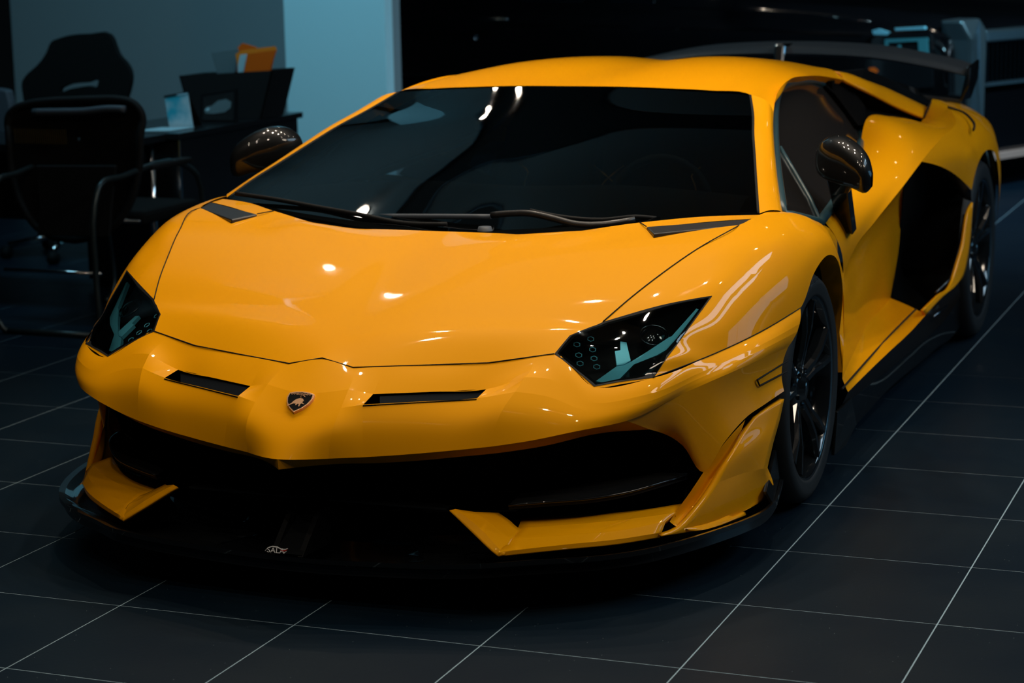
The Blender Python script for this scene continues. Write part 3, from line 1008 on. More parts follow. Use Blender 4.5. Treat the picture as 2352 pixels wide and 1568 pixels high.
# ---- door side below the crease, hollowed towards the rear intake
dr = [
    [CRS[0], (0.935,0.6008,0.5399), (0.952,0.5331,0.4971), (0.975,0.4354,0.3936), (0.985,0.3781,0.2857)],
    [CRS[1], (0.905,0.9108,0.573), (0.905,0.921,0.503), (0.925,0.8355,0.3895), (0.935,0.7756,0.2929)],
    [CRS[2], (0.9,1.2224,0.6195), (0.885,1.2773,0.5447), (0.88,1.2744,0.4025), (0.88,1.2314,0.2968)],
    [add(CRS[2], (.012, .20, .045)), (0.905,1.4644,0.6561), (0.875,1.611,0.575), (0.84,1.7257,0.4082), (0.835,1.6594,0.2723)],
    [CRS[3], (0.915,1.6261,0.6936), (0.87,1.8395,0.5847), (0.82,2.0252,0.3955), (0.8,2.0125,0.2577)],
]
dr[3][0] = lerp(CRS[2], CRS[3], .5)
doors = patch('door', dr, PAINT, car, n=7, sides=B2, flip=True)
sl = [
    [(0.985,0.3781,0.2857), (0.993,0.379,0.2645), (1,0.3905,0.2424)],
    [(0.935,0.7756,0.2929), (0.968,0.7217,0.2682), (1.003,0.6953,0.2514)],
    [(0.88,1.2314,0.2968), (0.945,1.0575,0.2716), (1.005,0.9986,0.2564)],
    [(0.835,1.6594,0.2723), (0.92,1.4567,0.2593), (1.008,1.3163,0.2609)],
    [(0.8,2.0125,0.2577), (0.9,1.8343,0.2636), (1.01,1.6006,0.2746)],
]
sills = patch('side_sill', sl, PAINT, car, n=6, sides=B2, flip=True)
seamS = [(0.998,0.3155,0.2644), (0.975,0.8335,0.2643), (0.955,1.2825,0.2613), (0.95,1.7303,0.2672)]
for s, o_ in zip(B2, sills):
    V_, F_ = tube_data([(p[0] * s, p[1], p[2] + .002) for p in spl(seamS, 6)], .0035, 5)
    raw('panel_gap', V_, F_, MATTE, o_)
sliv = [
    [(1.005,1.5677,0.2955), (1.01,1.6007,0.273)],
    [(1.015,1.808,0.3116), (1.022,1.8676,0.2959)],
    [(1.025,2.038,0.3275), (1.035,2.1328,0.3082)],
    [(1.03,2.1155,0.3802), (1.04,2.2171,0.3255)],
    [(1.035,2.2029,0.4441), (1.045,2.2942,0.415)],
    [(1.038,2.2608,0.5413), (1.047,2.3274,0.5281)],
    [(1.04,2.3422,0.5864), (1.047,2.3402,0.5835)],
]
for s, o_ in zip(B2, sills):
    V_, F_, sh_ = grid_data(sliv, 5)
    if s < 0:
        V_, F_ = mirror(V_, F_)
    thick(raw('intake_edge', V_, F_, PAINT, o_, True), .01)
    V_, F_ = tube_data([(p[0][0] * s - .012 * s, p[0][1] + .02, p[0][2] + .004) for p in sliv[1:6]], .006, 6)
    raw('intake_trim', V_, F_, BLACK, o_, True)
# underside of the sill and the black skirt
oe = [r[2] for r in sl] + [sliv[1][1], sliv[2][1]]
bb = [(0.95,0.5332,0.1686), (0.935,0.9353,0.1366), (0.935,1.3172,0.1244), (0.94,1.6969,0.1193), (0.95,2.053,0.1232), (0.975,2.2595,0.1573), (1,2.3794,0.2136)]
kb = [(0.935,0.6182,0.0374), (0.93,0.9574,0.0408), (0.935,1.3221,0.0544), (0.94,1.8532,0.0443), (0.95,2.2439,0.0413), (0.97,2.4162,0.0506), (0.995,2.4931,0.0992)]
for s, o_ in zip(B2, sills):
    for nm, A_, B_, m_ in (('sill_underside', oe, bb, SKIRT), ('side_skirt', bb, kb, BLACK)):
        V_, F_, sh_ = grid_data([A_, B_], 5)
        if s < 0:
            V_, F_ = mirror(V_, F_)
        raw(nm, V_, F_, m_, o_, True)
    prism('skirt_fin', [(.990, .30, .20), (.992, .48, .205), (1.005, .50, .12), (.995, .40, .075), (.985, .28, .07)], (-.01, 0, 0), BLACK, o_, s, .002)
    V_, F_ = tube_data([(p[0] * s, p[1], p[2]) for p in ((1.01,1.7562,0.2401), (1.02,1.9655,0.2456))], .004, 6)
    raw('skirt_badge', V_, F_, DCHROME, o_, True)

# intake behind the door
it = [
    [(0.955,1.4488,0.7469), (0.965,1.7099,0.8015), (0.985,2.0649,0.735), (1.015,2.4801,0.6153)],
    [(0.88,1.7883,0.5915), (0.86,2.2324,0.5346), (0.9,2.5229,0.499), (0.99,2.564,0.5016)],
    [(0.81,2.0593,0.3901), (0.8,2.4775,0.3286), (0.86,2.6217,0.3097), (0.98,2.4228,0.3364)],
    [(0.79,2.079,0.2498), (0.85,2.0954,0.223), (0.93,1.9313,0.2374), (1,1.8934,0.2923)],
]
ito = patch('side_intake', it, VOID, car, n=4, sides=B2)
tr_ = [
    [(1.01,1.9026,0.7638), (1.025,2.1156,0.7044), (1.04,2.3362,0.6323)],
    [(0.99,2.1119,0.7138), (1.01,2.2576,0.6522), (1.035,2.3693,0.6116)],
    [(0.97,2.3262,0.6636), (1,2.3922,0.5946), (1.035,2.3727,0.586)],
]
for s, o_ in zip(B2, ito):
    V_, F_, sh_ = grid_data(tr_, 3)
    if s < 0:
        V_, F_ = mirror(V_, F_)
    raw('intake_brow', V_, F_, CARBON, o_, True)

# rear deck, fins, tail
dk = [
    [(0, 1.93, 1.125), (.25, 1.93, 1.135), (.42, 1.93, 1.12), (.575, 1.93, 1.08)],
    [(0, 2.35, 1.02), (.25, 2.35, 1.03), (.45, 2.35, 1.02), (.655, 2.35, .99)],
    [(0, 2.85, .93), (.25, 2.85, .94), (.5, 2.85, .925), (.72, 2.85, .895)],
    [(0, 3.4, .86), (.25, 3.4, .87), (.5, 3.4, .865), (.70, 3.4, .86)],
    [(0, 3.72, .84), (.25, 3.72, .845), (.5, 3.72, .845), (.68, 3.72, .845)],
]
deck = patch('engine_cover', fullw(dk), BLACK, car, n=4)[0]
for k in range(3):
    y0 = 2.05 + .22 * k
    prism('deck_slat', [(-.42, y0, 1.10 - .055 * k), (.42, y0, 1.10 - .055 * k), (.42, y0 + .12, 1.085 - .055 * k), (-.42, y0 + .12, 1.085 - .055 * k)], (0, 0, .012), BLACK, deck)
for s in B2:
    prism('deck_fin', [(0.595,2.0469,1.0998), (0.625,2.3325,1.0922), (0.665,2.6008,1.0375), (0.7,3.0058,0.9691), (0.758,2.9776,0.918), (0.762,2.9267,0.8979), (0.715,2.7313,0.9492), (0.68,2.4389,1.0121), (0.645,2.1745,1.0634)], (-.012, 0, 0), BLACK, deck, s)
tail = [
    [(0, 3.72, .84), (.4, 3.71, .845), (.68, 3.72, .845), (.83, 3.55, .85), (.97, 3.42, .62)],
    [(0, 3.74, .62), (.4, 3.73, .62), (.70, 3.66, .62), (.86, 3.50, .62), (1.0, 3.20, .45)],
    [(0, 3.70, .25), (.4, 3.69, .25), (.70, 3.60, .25), (.88, 3.42, .25), (1.0, 3.15, .25)],
]
patch('rear_bumper', fullw(tail), CARBON, car, n=4, flip=True)
tbx = box('underbody', (-.80, -.72, .09), (.80, 3.6, .14), MATTE, car)
for s in B2:   # inner wheel houses
    for yy, rr, xx in ((0, .385, .70), (2.7, .40, .62)):
        V_, F_ = [], []
        for i in range(17):
            w = pi * i / 16
            for x_ in (xx, .93 if yy == 0 else 1.0):
                V_.append((x_ * s, yy + rr * cos(w), .33 + rr * sin(w)))
        F_ = [(2 * i, 2 * i + 1, 2 * i + 3, 2 * i + 2) for i in range(16)]
        F_.append(tuple(range(0, 34, 2)))
        if s < 0:
            F_ = [tuple(reversed(f)) for f in F_]
        raw('wheel_liner', V_, F_, VOID, car, False)
# return flange of the front wheel arch
for s, o_ in zip(B2, fenders):
    arc_ = [FS[3], (1.010, -.10, .683), (1.012, .05, .709), (1.010, .19, .672), (1.002, .285, .595), (.985, .37, .52), (.965, .42, .42), (.98, .40, .30)]
    V_, F_, sh_ = grid_data([arc_, [add(p, (-.06, .005, -.004)) for p in arc_]], 5)
    if s < 0:
        V_, F_ = mirror(V_, F_)
    raw('arch_flange', V_, F_, PAINT, o_, True)
    # door gap behind the fender
# rear fillers between fender end and the door
fb = [
    [(.93, .42, .735), (.94, .42, .70), (.945, .42, .64), (.952, .42, .55), (.965, .42, .42), (.98, .40, .30)],
    [(.928, .46, .728), (.938, .48, .70), (.935, .52, .64), CRS[0], (0.975,0.4354,0.3936), (0.985,0.3781,0.2857)],
]
patch('fender_vent', fb, PAINT, car, n=5, sides=B2, flip=False)

# ---- rear wing
wg = []
for (x, y, z, c, th) in ((0, 3.42, 1.122, .30, .030), (.2, 3.43, 1.118, .30, .028), (.42, 3.45, 1.103, .29, .026), (.63, 3.48, 1.068, .27, .024), (.80, 3.51, 1.028, .25, .020), (.835, 3.52, 1.016, .23, .018)):
    ring = []
    for (cy, cz) in ((0, 0), (.08, .45), (.3, .75), (.6, .6), (1, .25), (1, .05), (.6, -.25), (.3, -.4), (.08, -.3), (0, 0)):
        ring.append((x, y + cy * c, z - .03 + cz * th * 1.2 + .10 * cy ** 1.5 * c))
    wg.append(ring)
wgT = [[wg[i][j] for i in range(6)] for j in range(10)]
wing = patch('rear_wing', fullw(wgT), WINGM, car, n=4, rb=(4, 5), flip=False)[0]
prism('wing_pylon', [(.0, 3.30, .87), (.0, 3.62, .86), (-.01, 3.66, 1.125), (-.01, 3.40, 1.135)], (.05, 0, 0), CHROME, wing, 1, .012)
for s in B2:
    prism('wing_endplate', [(.835, 3.50, 1.03), (.84, 3.72, 1.05), (.84, 3.70, .97), (.83, 3.58, .89), (.80, 3.50, .88), (.838, 3.48, .95)], (-.012, 0, 0), BLACK, wing, s, .003)
    prism('wing_strut', [(.80, 3.50, .87), (.80, 3.60, .87), (.52, 3.56, .90), (.52, 3.46, .90)], (0, 0, .02), CARBON, wing, s, .004)

# ---- side mirrors
for s in B2:
    hs = []
    for (u, ry, rz, dz, dy) in ((0, .012, .012, -.010, 0), (.06, .040, .040, -.006, 0), (.20, .060, .060, .004, 0), (.45, .070, .070, .012, 0), (.72, .068, .064, .006, -.004), (.92, .052, .050, -.010, -.008), (1.0, .020, .022, -.020, -.01)):
        ring = []
        cx, cy, cz = .868 + .200 * u, .50 - .11 * u + dy, .945 - .035 * u + dz
        for k in range(12):
            w = 2 * pi * k / 12
            e_ = lambda v: math.copysign(abs(v) ** .75, v)
            yy = ry * e_(cos(w)); zz = rz * e_(sin(w))
            if zz < 0:
                yy = yy * .9 + zz * .15
            ring.append((cx * s, cy + (yy if yy < 0 else yy * .45), cz + zz + yy * .12))
        ring.append(ring[0])
        hs.append(ring)
    V_, F_, sh_ = grid_data(hs, 4, cb=(0, 12))
    if s < 0:
        F_ = [tuple(reversed(f)) for f in F_]
    mo = raw('side_mirror', V_, F_, BLACK, car, True)
    mo['label'] = 'black gloss door mirror on a short stalk'
    prism('mirror_arm', [(.900, .47, .90), (.990, .44, .885), (.968, .50, .83), (.964, .60, .69), (.910, .63, .695), (.904, .54, .82)], (0, .06, .01), BLACK, mo, s, .006)
    cx = Vector((.977 * s, .44, .925))
    pts = [(cx.x + .062 * s * cos(w), cx.y + .030 - .07 * cos(w) * .9, cx.z + .045 * sin(w) - .015 * cos(w)) for w in np.linspace(0, 2 * pi, 25)[:-1]]
    raw('mirror_glass', pts, [tuple(range(24)) if s > 0 else tuple(reversed(range(24)))], CHROME, mo)

# ---- cowl and wipers
cw = [
    [(0, -.388, .797), (.16, -.387, .797), (.298, -.384, .796), (.565, -.290, .826), (.72, -.17, .834), (.845, -.075, .834)],
    [(0, -.33, .778), (.16, -.325, .778), (.298, -.31, .778), (.565, -.22, .80), (.72, -.12, .822), (.84, -.055, .834)],
    [(0, -.22, .80), (.16, -.215, .80), (.298, -.20, .802), (.565, -.12, .815), (.72, -.04, .832), (.838, -.03, .838)],
]
cowl = patch('cowl', fullw(cw), MATTE, car, n=4)[0]
wa = [(-0.794,-0.1,0.8558),(-0.6041,-0.16,0.8466),(-0.4606,-0.2,0.8345),(-0.3002,-0.25,0.8233)]
tube('wiper', wa + [(-0.1573,-0.27,0.8064), (-0.0171,-0.28,0.8086)], .007, MATTE, car, 6, n=5)
wp = tube('wiper', [(-0.2543,-0.22,0.8171),(-0.0651,-0.24,0.8247),(0.1073,-0.25,0.8301)], .008, GREYPL, car, 6, n=4)[0]
tube('wiper_arm', [(0.114,-0.26,0.8363),(0.1841,-0.27,0.8443),(0.2384,-0.28,0.8471),(0.3118,-0.29,0.8365),(0.3843,-0.3,0.8236),(0.4284,-0.3,0.8226),(0.5414,-0.26,0.8358)], .010, CARBON, wp, 6, n=4)
tube('wiper_blade', [(0.227,-0.25,0.8516),(0.3182,-0.24,0.835),(0.4351,-0.22,0.8275),(0.5218,-0.2,0.836),(0.5822,-0.16,0.827)], .006, MATTE, wp, 6, n=4)
lathe('washer_cap', [(0, 0), (.012, .0), (.012, .018), (0, .022)], GREYPL, cowl, 'z', (0.1335,-0.36,0.8049), 16)

# ---- cabin interior glimpsed through the glass
dash = patch('dashboard', fullw([[(0, -.12, .78), (.35, -.10, .78), (.75, 0, .79)], [(0, .25, .86), (.35, .25, .87), (.72, .3, .84)], [(0, .42, .80), (.35, .42, .80), (.70, .45, .78)], [(0, .44, .5), (.35, .44, .5), (.70, .47, .5)]]), MATTE, car, n=3)[0]
box('cabin_floor', (-.78, .3, .2), (.78, 1.85, .3), VOID, car)
box('rear_bulkhead', (-.62, 1.80, .3), (.62, 1.84, 1.08), VOID, car)
for s in B2:
    se = prism('seat', [(.17 * s, 1.25, .35), (.58 * s, 1.25, .35), (.56 * s, 1.55, .92), (.47 * s, 1.62, 1.06), (.29 * s, 1.62, 1.06), (.19 * s, 1.55, .92)], (0, .12, 0), MATTE, car, 1, .02)
    for P_ in ([(-0.0419,1.1,0.7425),(-0.0128,1.1,0.781),(0.0224,1.1,0.8104),(0.0543,1.1,0.8351)], [(0.32,1.1,0.7248),(0.3093,1.1,0.7736),(0.2971,1.1,0.803),(0.3064,1.1,0.8181),(0.3294,1.1,0.8348)]):
        if s < 0:
            P_ = [(.72 - 2 * .36 - (x), y, z) for x, y, z in P_]
        V_, F_ = tube_data(P_, .0022, 4)
        raw('seat_piping', V_, F_, PIPING, se)
ringp = [(.36 + .17 * cos(w), .52 + .06 * sin(w), .76 + .16 * sin(w)) for w in np.linspace(0, 2 * pi, 29)[:-1]]
V_, F_ = tube_data(ringp, .013, 6, True)
raw('steering_wheel', V_, F_, MATTE, car, True)

# ---- wheels
def wheel(name, x, y, R_, w_, rimr, s, steer=0.0):
    ro = R_
    xo = 0.0
    prof = [(-.05, rimr - .02), (-.004, rimr + .002), (.0, rimr + .010), (-.002, rimr + .022), (.004, (rimr + ro) / 2), (-.004, ro - .018), (-.022, ro - .004), (-.05, ro), (-w_ + .05, ro), (-w_ + .015, ro - .01), (-w_, ro - .04), (-w_ + .01, rimr + .01), (-w_ + .04, rimr - .01)]
    tyre = lathe('tyre', [(a_ * s, r_) for a_, r_ in prof], RUBBER, None, 'x', (0, 0, 0), 72)
    tyre.name = 'wheel'
    tyre.parent = car
    tyre.location = (x * s, y, R_)
    rp = [(-w_ + .03, rimr - .004), (-.10, rimr - .022), (-.05, rimr - .024), (-.012, rimr - .008), (-.004, rimr), (-.008, rimr + .004)]
    lathe('rim', [(a_ * s, r_) for a_, r_ in rp], RIM, tyre, 'x', (0, 0, 0), 72)
    lathe('hub', [((-.10) * s, 0.08), (-.045 * s, .075), (-.035 * s, .06), (-.03 * s, .035), (-.018 * s, .03), (-.015 * s, 0)], RIM, tyre, 'x', (0, 0, 0), 32)
    lathe('brake_disc', [(-.14 * s, .06), (-.13 * s, .06), (-.13 * s, rimr - .055), (-.14 * s, rimr - .055)], DCHROME, tyre, 'x', (0, 0, 0), 48)
    for k in range(5):
        w0 = 2 * pi * k / 5 + .35
        nut = (-.035, .052)
        for dw, off in ((-.19, -.012), (.19, .012)):
            d1 = (cos(w0), sin(w0)); d2 = (cos(w0 + dw), sin(w0 + dw)); t1 = (-sin(w0), cos(w0))
            P = []
            for rr, f_, wd, xx in ((.055, 0, .016, -.034), (.12, .25, .013, -.020), (rimr - .09, .7, .012, -.010), (rimr - .012, 1, .014, -.006)):
                dx_ = (d1[0] * (1 - f_) + d2[0] * f_, d1[1] * (1 - f_) + d2[1] * f_)
                L_ = math.hypot(*dx_)
                dx_ = (dx_[0] / L_, dx_[1] / L_)
                tt = (-dx_[1], dx_[0])
                c_ = (dx_[0] * rr + t1[0] * off * (1 - f_), dx_[1] * rr + t1[1] * off * (1 - f_))
                P.append((c_, tt, wd, xx))
            V_, F_ = [], []
            for c_, tt, wd, xx in P:
                for q, dx in ((-wd, -.012), (-wd * .55, 0), (wd * .55, 0), (wd, -.012), (wd, -.035), (-wd, -.035)):
                    V_.append(((xx + dx) * s, c_[0] + tt[0] * q, c_[1] + tt[1] * q))
            for i in range(3):
                for j in range(6):
                    j2 = (j + 1) % 6
                    f = (i * 6 + j, i * 6 + j2, (i + 1) * 6 + j2, (i + 1) * 6 + j)
                    F_.append(f if s < 0 else tuple(reversed(f)))
            raw('spoke', V_, F_, RIM, tyre)
        nn_ = lathe('wheel_nut', [(-.036 * s, .008), (-.026 * s, .008), (-.026 * s, 0)], DCHROME, tyre, 'x', (0, .052 * cos(w0 + .63), .052 * sin(w0 + .63)), 8, False)
    return tyre

for s in B2:
    fw_ = wheel('front', .985, 0.0, .332, .255, .262, s)
    if s > 0:
        mt_ = Matrix.Identity(4)
        for k, ch_ in enumerate('255/30'):
            w = pi / 2 + .10 + (2.5 - k) * -.045
            w = pi / 2 + .16 - k * .05
            u_ = Vector((0, sin(w), -cos(w))); r_ = Vector((0, cos(w), sin(w)))
            text('tyre_lettering', ch_, .020, GREYPL, frame((.0035, r_.y * .312, r_.z * .312), u_, r_), fw_, ext=.0006)
    wheel('rear', 1.028, 2.7, .357, .335, .275, s)

# ================================================================ the room behind
PX0, PX1 = (-3.3709,5.2,0.9222), (-2.7313,5.2,1.0469)
pil_ = box('pillar', (PX0[0], 5.2, 0), (PX1[0], 5.3, 4.4), PILLAR)
struct(pil_)
WX0 = (-5.7897,6,1.0084)
wl = box('wall_partition', (WX0[0], 6.0, 0), (PX0[0] + .3, 6.15, 4.4), WALL)
struct(wl)
struct(box('baseboard_partition', (WX0[0], 5.98, 0), (PX0[0] + .0, 6.0, .09), MATTE))

# ceiling lamps: small recessed spots, unseen; assumed from glints, some added as fill
LAMPM = mat('lamp_face', (1, 1, 1), emit=(1.0, 0.86, 0.72), estr=35)
spots = SPOTS = [
    (-1.35, 1.3, 20), (-0.45, 1.3, 21), (0.45, 1.3, 23), (1.35, 1.3, 21),
    (-1.0, 0.2, 22), (0.0, 0.2, 28), (1.0, 0.2, 32),
    (-0.6, -3.3, 14), (0.9, -3.3, 15), (2.3, -3.3, 15), (0.1, -4.6, 13), (1.8, -4.6, 13),
    (0.3, -2.2, 6), (1.5, -2.2, 7), (2.6, -0.3, 8), (2.7, 1.6, 14), (2.7, 3.4, 14), (-2.6, 3.0, 2),
    (-1.2, 7.6, 5), (0.9, 6.6, 5), (2.4, 7.8, 4), (-3.4, 8.6, 4), (-2.26, 4.56, 1.5), (-2.48, 4.66, 1.5),
]
for (x, y, e) in SPOTS:
    rs = .3 if e < 1.8 else 1.0
    t = thing('assumed_spot', 'assumed small round recessed ceiling lamp above the cars', 'ceiling lamp', (x, y, 4.335), 'assumed recessed lamps in the dark ceiling')
    V, F = tube_data([(0, 0, -.002), (0, 0, .07)], .02, 10)
    raw('lamp_stem', V, F, DCHROME, t)
    lathe('lamp_ring', [(-.012, .045 * rs), (-.015, .060 * rs), (0, .066 * rs)], DCHROME, t, 'z', (0, 0, 0), 24)
    V = [(0, 0, -.006)] + [(.045 * rs * cos(w), .045 * rs * sin(w), -.006) for w in np.linspace(0, 2 * pi, 17)[:-1]]
    raw('lamp_disc', V, [(0, 1 + (i + 1) % 16, 1 + i) for i in range(16)], LAMPM, t)
    l = bpy.data.lights.new('spot', 'SPOT')
    l.energy = e * 3.4
    l.color = (1.0, .84, .66)
    l.spot_size = radians(80)
    l.spot_blend = .7
    l.specular_factor = .4
    l.shadow_soft_size = .045 * rs
    o = bpy.data.objects.new('spot', l)
    COL.objects.link(o)
    o.parent = t
    o.location = (0, 0, -.03)
    tg = Vector((0.1, -.55, .5)) if e >= 20 else Vector((.3, -1.0, .3)) if y < -3 else Vector((x * .6, y * (.8 if y < 5 else 1.0) - .2, .3))
    o.rotation_euler = (tg - Vector((x, y, 4.3))).to_track_quat('-Z', 'Y').to_euler()

PANEL = mat('assumed_light_panel', (1, 1, 1), emit=(0.55, 0.80, 1.0), estr=7.0)
for k, (x0, y0, x1, y1) in enumerate(((4.4, .4, 5.2, 4.8), (5.7, .4, 6.3, 4.8))):  # assumed from bright stripes reflected on the fender, panels themselves unseen
    t = thing('assumed_ceiling_panel', 'assumed long bright ceiling panel lamp, ' + ('the one nearer the yellow car' if k == 0 else 'the one farther from the yellow car'), 'ceiling lamp', (x0, y0, 4.4))
    box('panel_frame', (-.03, -.03, -.05), (x1 - x0 + .03, y1 - y0 + .03, 0), DCHROME, t)
    box('panel_diffuser', (0, 0, -.056), (x1 - x0, y1 - y0, -.05), PANEL, t)

# assumed daylight window in the right wall, unseen, added for cyan highlights
WINM = mat('assumed_daylight', (1, 1, 1), emit=(0.22, 0.62, 1.0), estr=1.4)
wn_ = struct(box('assumed_window_1', (11.93, 6.0, .6), (11.99, 13.5, 3.4), DCHROME))
for k in range(5):
    box('assumed_pane', (11.90, 6.08 + 1.48 * k, .68), (11.93, 6.08 + 1.48 * k + 1.40, 3.32), WINM, wn_)

# ---- desk and side cabinet
GLOSSD = mat('desk_gloss', (0.008, 0.010, 0.012), rough=0.22)
desk = thing('desk', 'black gloss office desk with chrome legs behind the visitor chair', 'desk', (-3.35, 2.55, 0))
def lb(name, lo, hi, m, parent, bev=.004):
    L = parent.location
    return box(name, [lo[i] - L[i] for i in range(3)], [hi[i] - L[i] for i in range(3)], m, parent, bev)
def lpts(P, parent):
    L = parent.location
    return [(p[0] - L[0], p[1] - L[1], p[2] - L[2]) for p in P]
lb('desk_top', (-4.25, 2.20, .715), (-2.76, 2.80, .75), GLOSSD, desk)
lb('modesty_panel', (-4.1, 2.62, .35), (-2.85, 2.64, .71), MATTE, desk)
for (x, y) in ((-4.15, 2.3), (-4.15, 2.72), (-2.80, 2.72)):
    V, F = tube_data(lpts([(x, y, 0), (x, y, .715)], desk), .02, 10)
    raw('leg', V, F, CHROME, desk, True)
for P in ([(-2.7694,2.9,0.436),(-2.9614,2.9,0.4059)], [(-2.8786,2.9,0.5163),(-2.7756,2.9,0.4089)]):
    V, F = tube_data(lpts(P, desk), .010, 8)
    raw('foot_rail', V, F, CHROME, desk, True)
cab = thing('side_cabinet', 'low black gloss side cabinet joined to the desk, in front of the pillar', 'cabinet', (-2.98, 3.43, 0))
lb('body', (-3.25, 2.84, .04), (-2.72, 4.06, .72), GLOSSD, cab)
lb('cabinet_top', (-3.27, 2.815, .72), (-2.70, 4.085, .75), GLOSSD, cab)
lb('plinth', (-3.22, 2.87, 0), (-2.75, 4.03, .04), MATTE, cab)
lb('end_trim', (-2.722, 2.83, .04), (-2.712, 2.85, .72), CHROME, cab)

# ---- things on the cabinet and desk
bx = thing('magazine_box', 'black flared magazine box holding folders on the side cabinet', 'box', (-3.0, 3.75, .75))
FB = K6_ = None
fb1 = [(-3.1573,3.62,0.9646),(-2.6242,3.62,0.9932),(-2.6994,3.62,0.781),(-3.1047,3.62,0.7498)]
fb2 = [(-3.2593,3.92,0.96),(-2.7824,3.92,0.9919),(-2.8493,3.92,0.7822),(-3.2285,3.92,0.7539)]
fb1[2] = (fb1[2][0], fb1[2][1], .752); fb1[3] = (fb1[3][0], fb1[3][1], .752)
fb2 = [add(p, (-.17, .22, 0)) for p in fb1]
fb2 = [(p[0] + .17, p[1] + .02, p[2]) for p in fb2]
w1, w2 = lpts(fb1, bx), lpts(fb2, bx)
raw('front_panel', w1 + [add(p, (0, .006, 0)) for p in w1], [(0, 1, 2, 3), (7, 6, 5, 4), (0, 4, 5, 1), (1, 5, 6, 2), (2, 6, 7, 3), (3, 7, 4, 0)], MATTE, bx)
raw('back_panel', w2 + [add(p, (0, .006, 0)) for p in w2], [(0, 1, 2, 3), (7, 6, 5, 4), (0, 4, 5, 1), (1, 5, 6, 2), (2, 6, 7, 3), (3, 7, 4, 0)], MATTE, bx)
raw('side_panel', [w1[1], w1[2], w2[2], w2[1], *[add(p, (-.006, 0, 0)) for p in (w1[1], w1[2], w2[2], w2[1])]], [(0, 1, 2, 3), (7, 6, 5, 4), (0, 4, 5, 1), (1, 5, 6, 2), (2, 6, 7, 3), (3, 7, 4, 0)], MATTE, bx)
raw('side_panel', [w1[0], w1[3], w2[3], w2[0], *[add(p, (.006, 0, 0)) for p in (w1[0], w1[3], w2[3], w2[0])]], [(0, 1, 2, 3), (7, 6, 5, 4), (0, 4, 5, 1), (1, 5, 6, 2), (2, 6, 7, 3), (3, 7, 4, 0)], MATTE, bx)
raw('base_panel', [w1[2], w1[3], w2[3], w2[2]], [(0, 1, 2, 3)], MATTE, bx)
ORANGE = mat('orange_card', (0.62, 0.10, 0.0), rough=.5)
ORANGE2 = mat('light_orange_card', (0.72, 0.20, 0.01), rough=.5)
CLEARG = mat('grey_sleeve', (0.10, 0.15, 0.17), rough=.25)
PAPER = mat('blue_white_paper', (0.32, 0.52, 0.60), rough=.6)
def sheet(name, px, m, label, cat, d=(0, .006, 0), group=None):
    o = prism(name, px, d, m, None)
    tag(o, label, cat, group)
    return o
sheet('orange_folder', [(-2.794,3.68,1.0715),(-2.6285,3.68,1.0908),(-2.6689,3.68,0.994),(-2.6781,3.68,0.9369),(-2.8245,3.68,0.9185),(-2.8188,3.68,0.9683)], ORANGE, 'orange card folder leaning out of the black magazine box, front one', 'folder')
sheet('orange_folder', [(-2.8879,3.73,1.0675),(-2.8469,3.73,1.088),(-2.6639,3.73,1.1073),(-2.6536,3.73,1.0881),(-2.6657,3.73,1.0678),(-2.7083,3.73,0.9276),(-2.868,3.73,0.9266)], ORANGE2, 'lighter orange folder edge showing behind the front orange folder', 'folder')
sheet('orange_folder', [(-2.9004,3.78,1.1),(-2.8726,3.78,1.1206),(-2.7934,3.78,1.1),(-2.79,3.78,1.0297),(-2.8284,3.78,0.9235),(-2.9224,3.78,0.9229)], ORANGE, 'orange folder with peaked corner at the back of the magazine box', 'folder')
sheet('grey_folder', [(-3.033,3.74,1.0738),(-2.8723,3.74,1.0904),(-2.8918,3.74,1.0317),(-2.9143,3.74,0.9139),(-2.9884,3.74,0.9134),(-3.0029,3.74,0.9606)], CLEARG, 'grey translucent folder standing in the black magazine box', 'folder')
sheet('brochure', [(-2.8449,3.7,1.0663),(-2.8049,3.7,1.0704),(-2.8326,3.7,0.9757),(-2.8421,3.7,0.917),(-2.8655,3.7,0.9169),(-2.8606,3.7,1.0165)], PAPER, 'pale blue brochure between grey and orange folders', 'brochure')
cal = thing('desk_calendar', 'tent desk calendar with a pale blue picture beside the magazine box', 'calendar', (-2.9, 3.15, .75))
cfp = lpts([(-2.956,3.13,0.8961),(-2.8261,3.13,0.9168),(-2.7923,3.13,0.7717),(-2.925,3.13,0.7576)], cal)
cfp[2] = (cfp[2][0], cfp[2][1] - .02, .002); cfp[3] = (cfp[3][0], cfp[3][1] - .02, .002)
bk = [cfp[0], add(cfp[3], (-.01, .10, 0)), add(cfp[2], (-.01, .10, 0)), cfp[1]]
prism('back_leaf', bk, (0, .003, 0), MATTE, cal)
CALM = mat('calendar_print', (0.2, 0.4, 0.48), rough=.35)
_nt = CALM.node_tree
_tc = _nt.nodes.new('ShaderNodeTexCoord'); _nz = _nt.nodes.new('ShaderNodeTexNoise'); _nz.inputs['Scale'].default_value = 9
_cr = _nt.nodes.new('ShaderNodeValToRGB')
_cr.color_ramp.elements[0].color = (.03, .35, .48, 1); _cr.color_ramp.elements[0].position = .4
_cr.color_ramp.elements[1].color = (.40, .55, .62, 1); _cr.color_ramp.elements[1].position = .6
_nt.links.new(_tc.outputs['Object'], _nz.inputs['Vector']); _nt.links.new(_nz.outputs['Fac'], _cr.inputs['Fac']); _nt.links.new(_cr.outputs['Color'], _nt.nodes['Principled BSDF'].inputs['Base Color'])
prism('front_leaf', cfp, (0, .003, 0), CALM, cal)
V, F = tube_data([cfp[0], cfp[1]], .006, 6)
raw('binding', V, F, CHROME, cal)
pf = thing('picture_frame', 'black framed photo of a car leaning against the magazine box', 'picture', (-2.85, 3.4, .75))
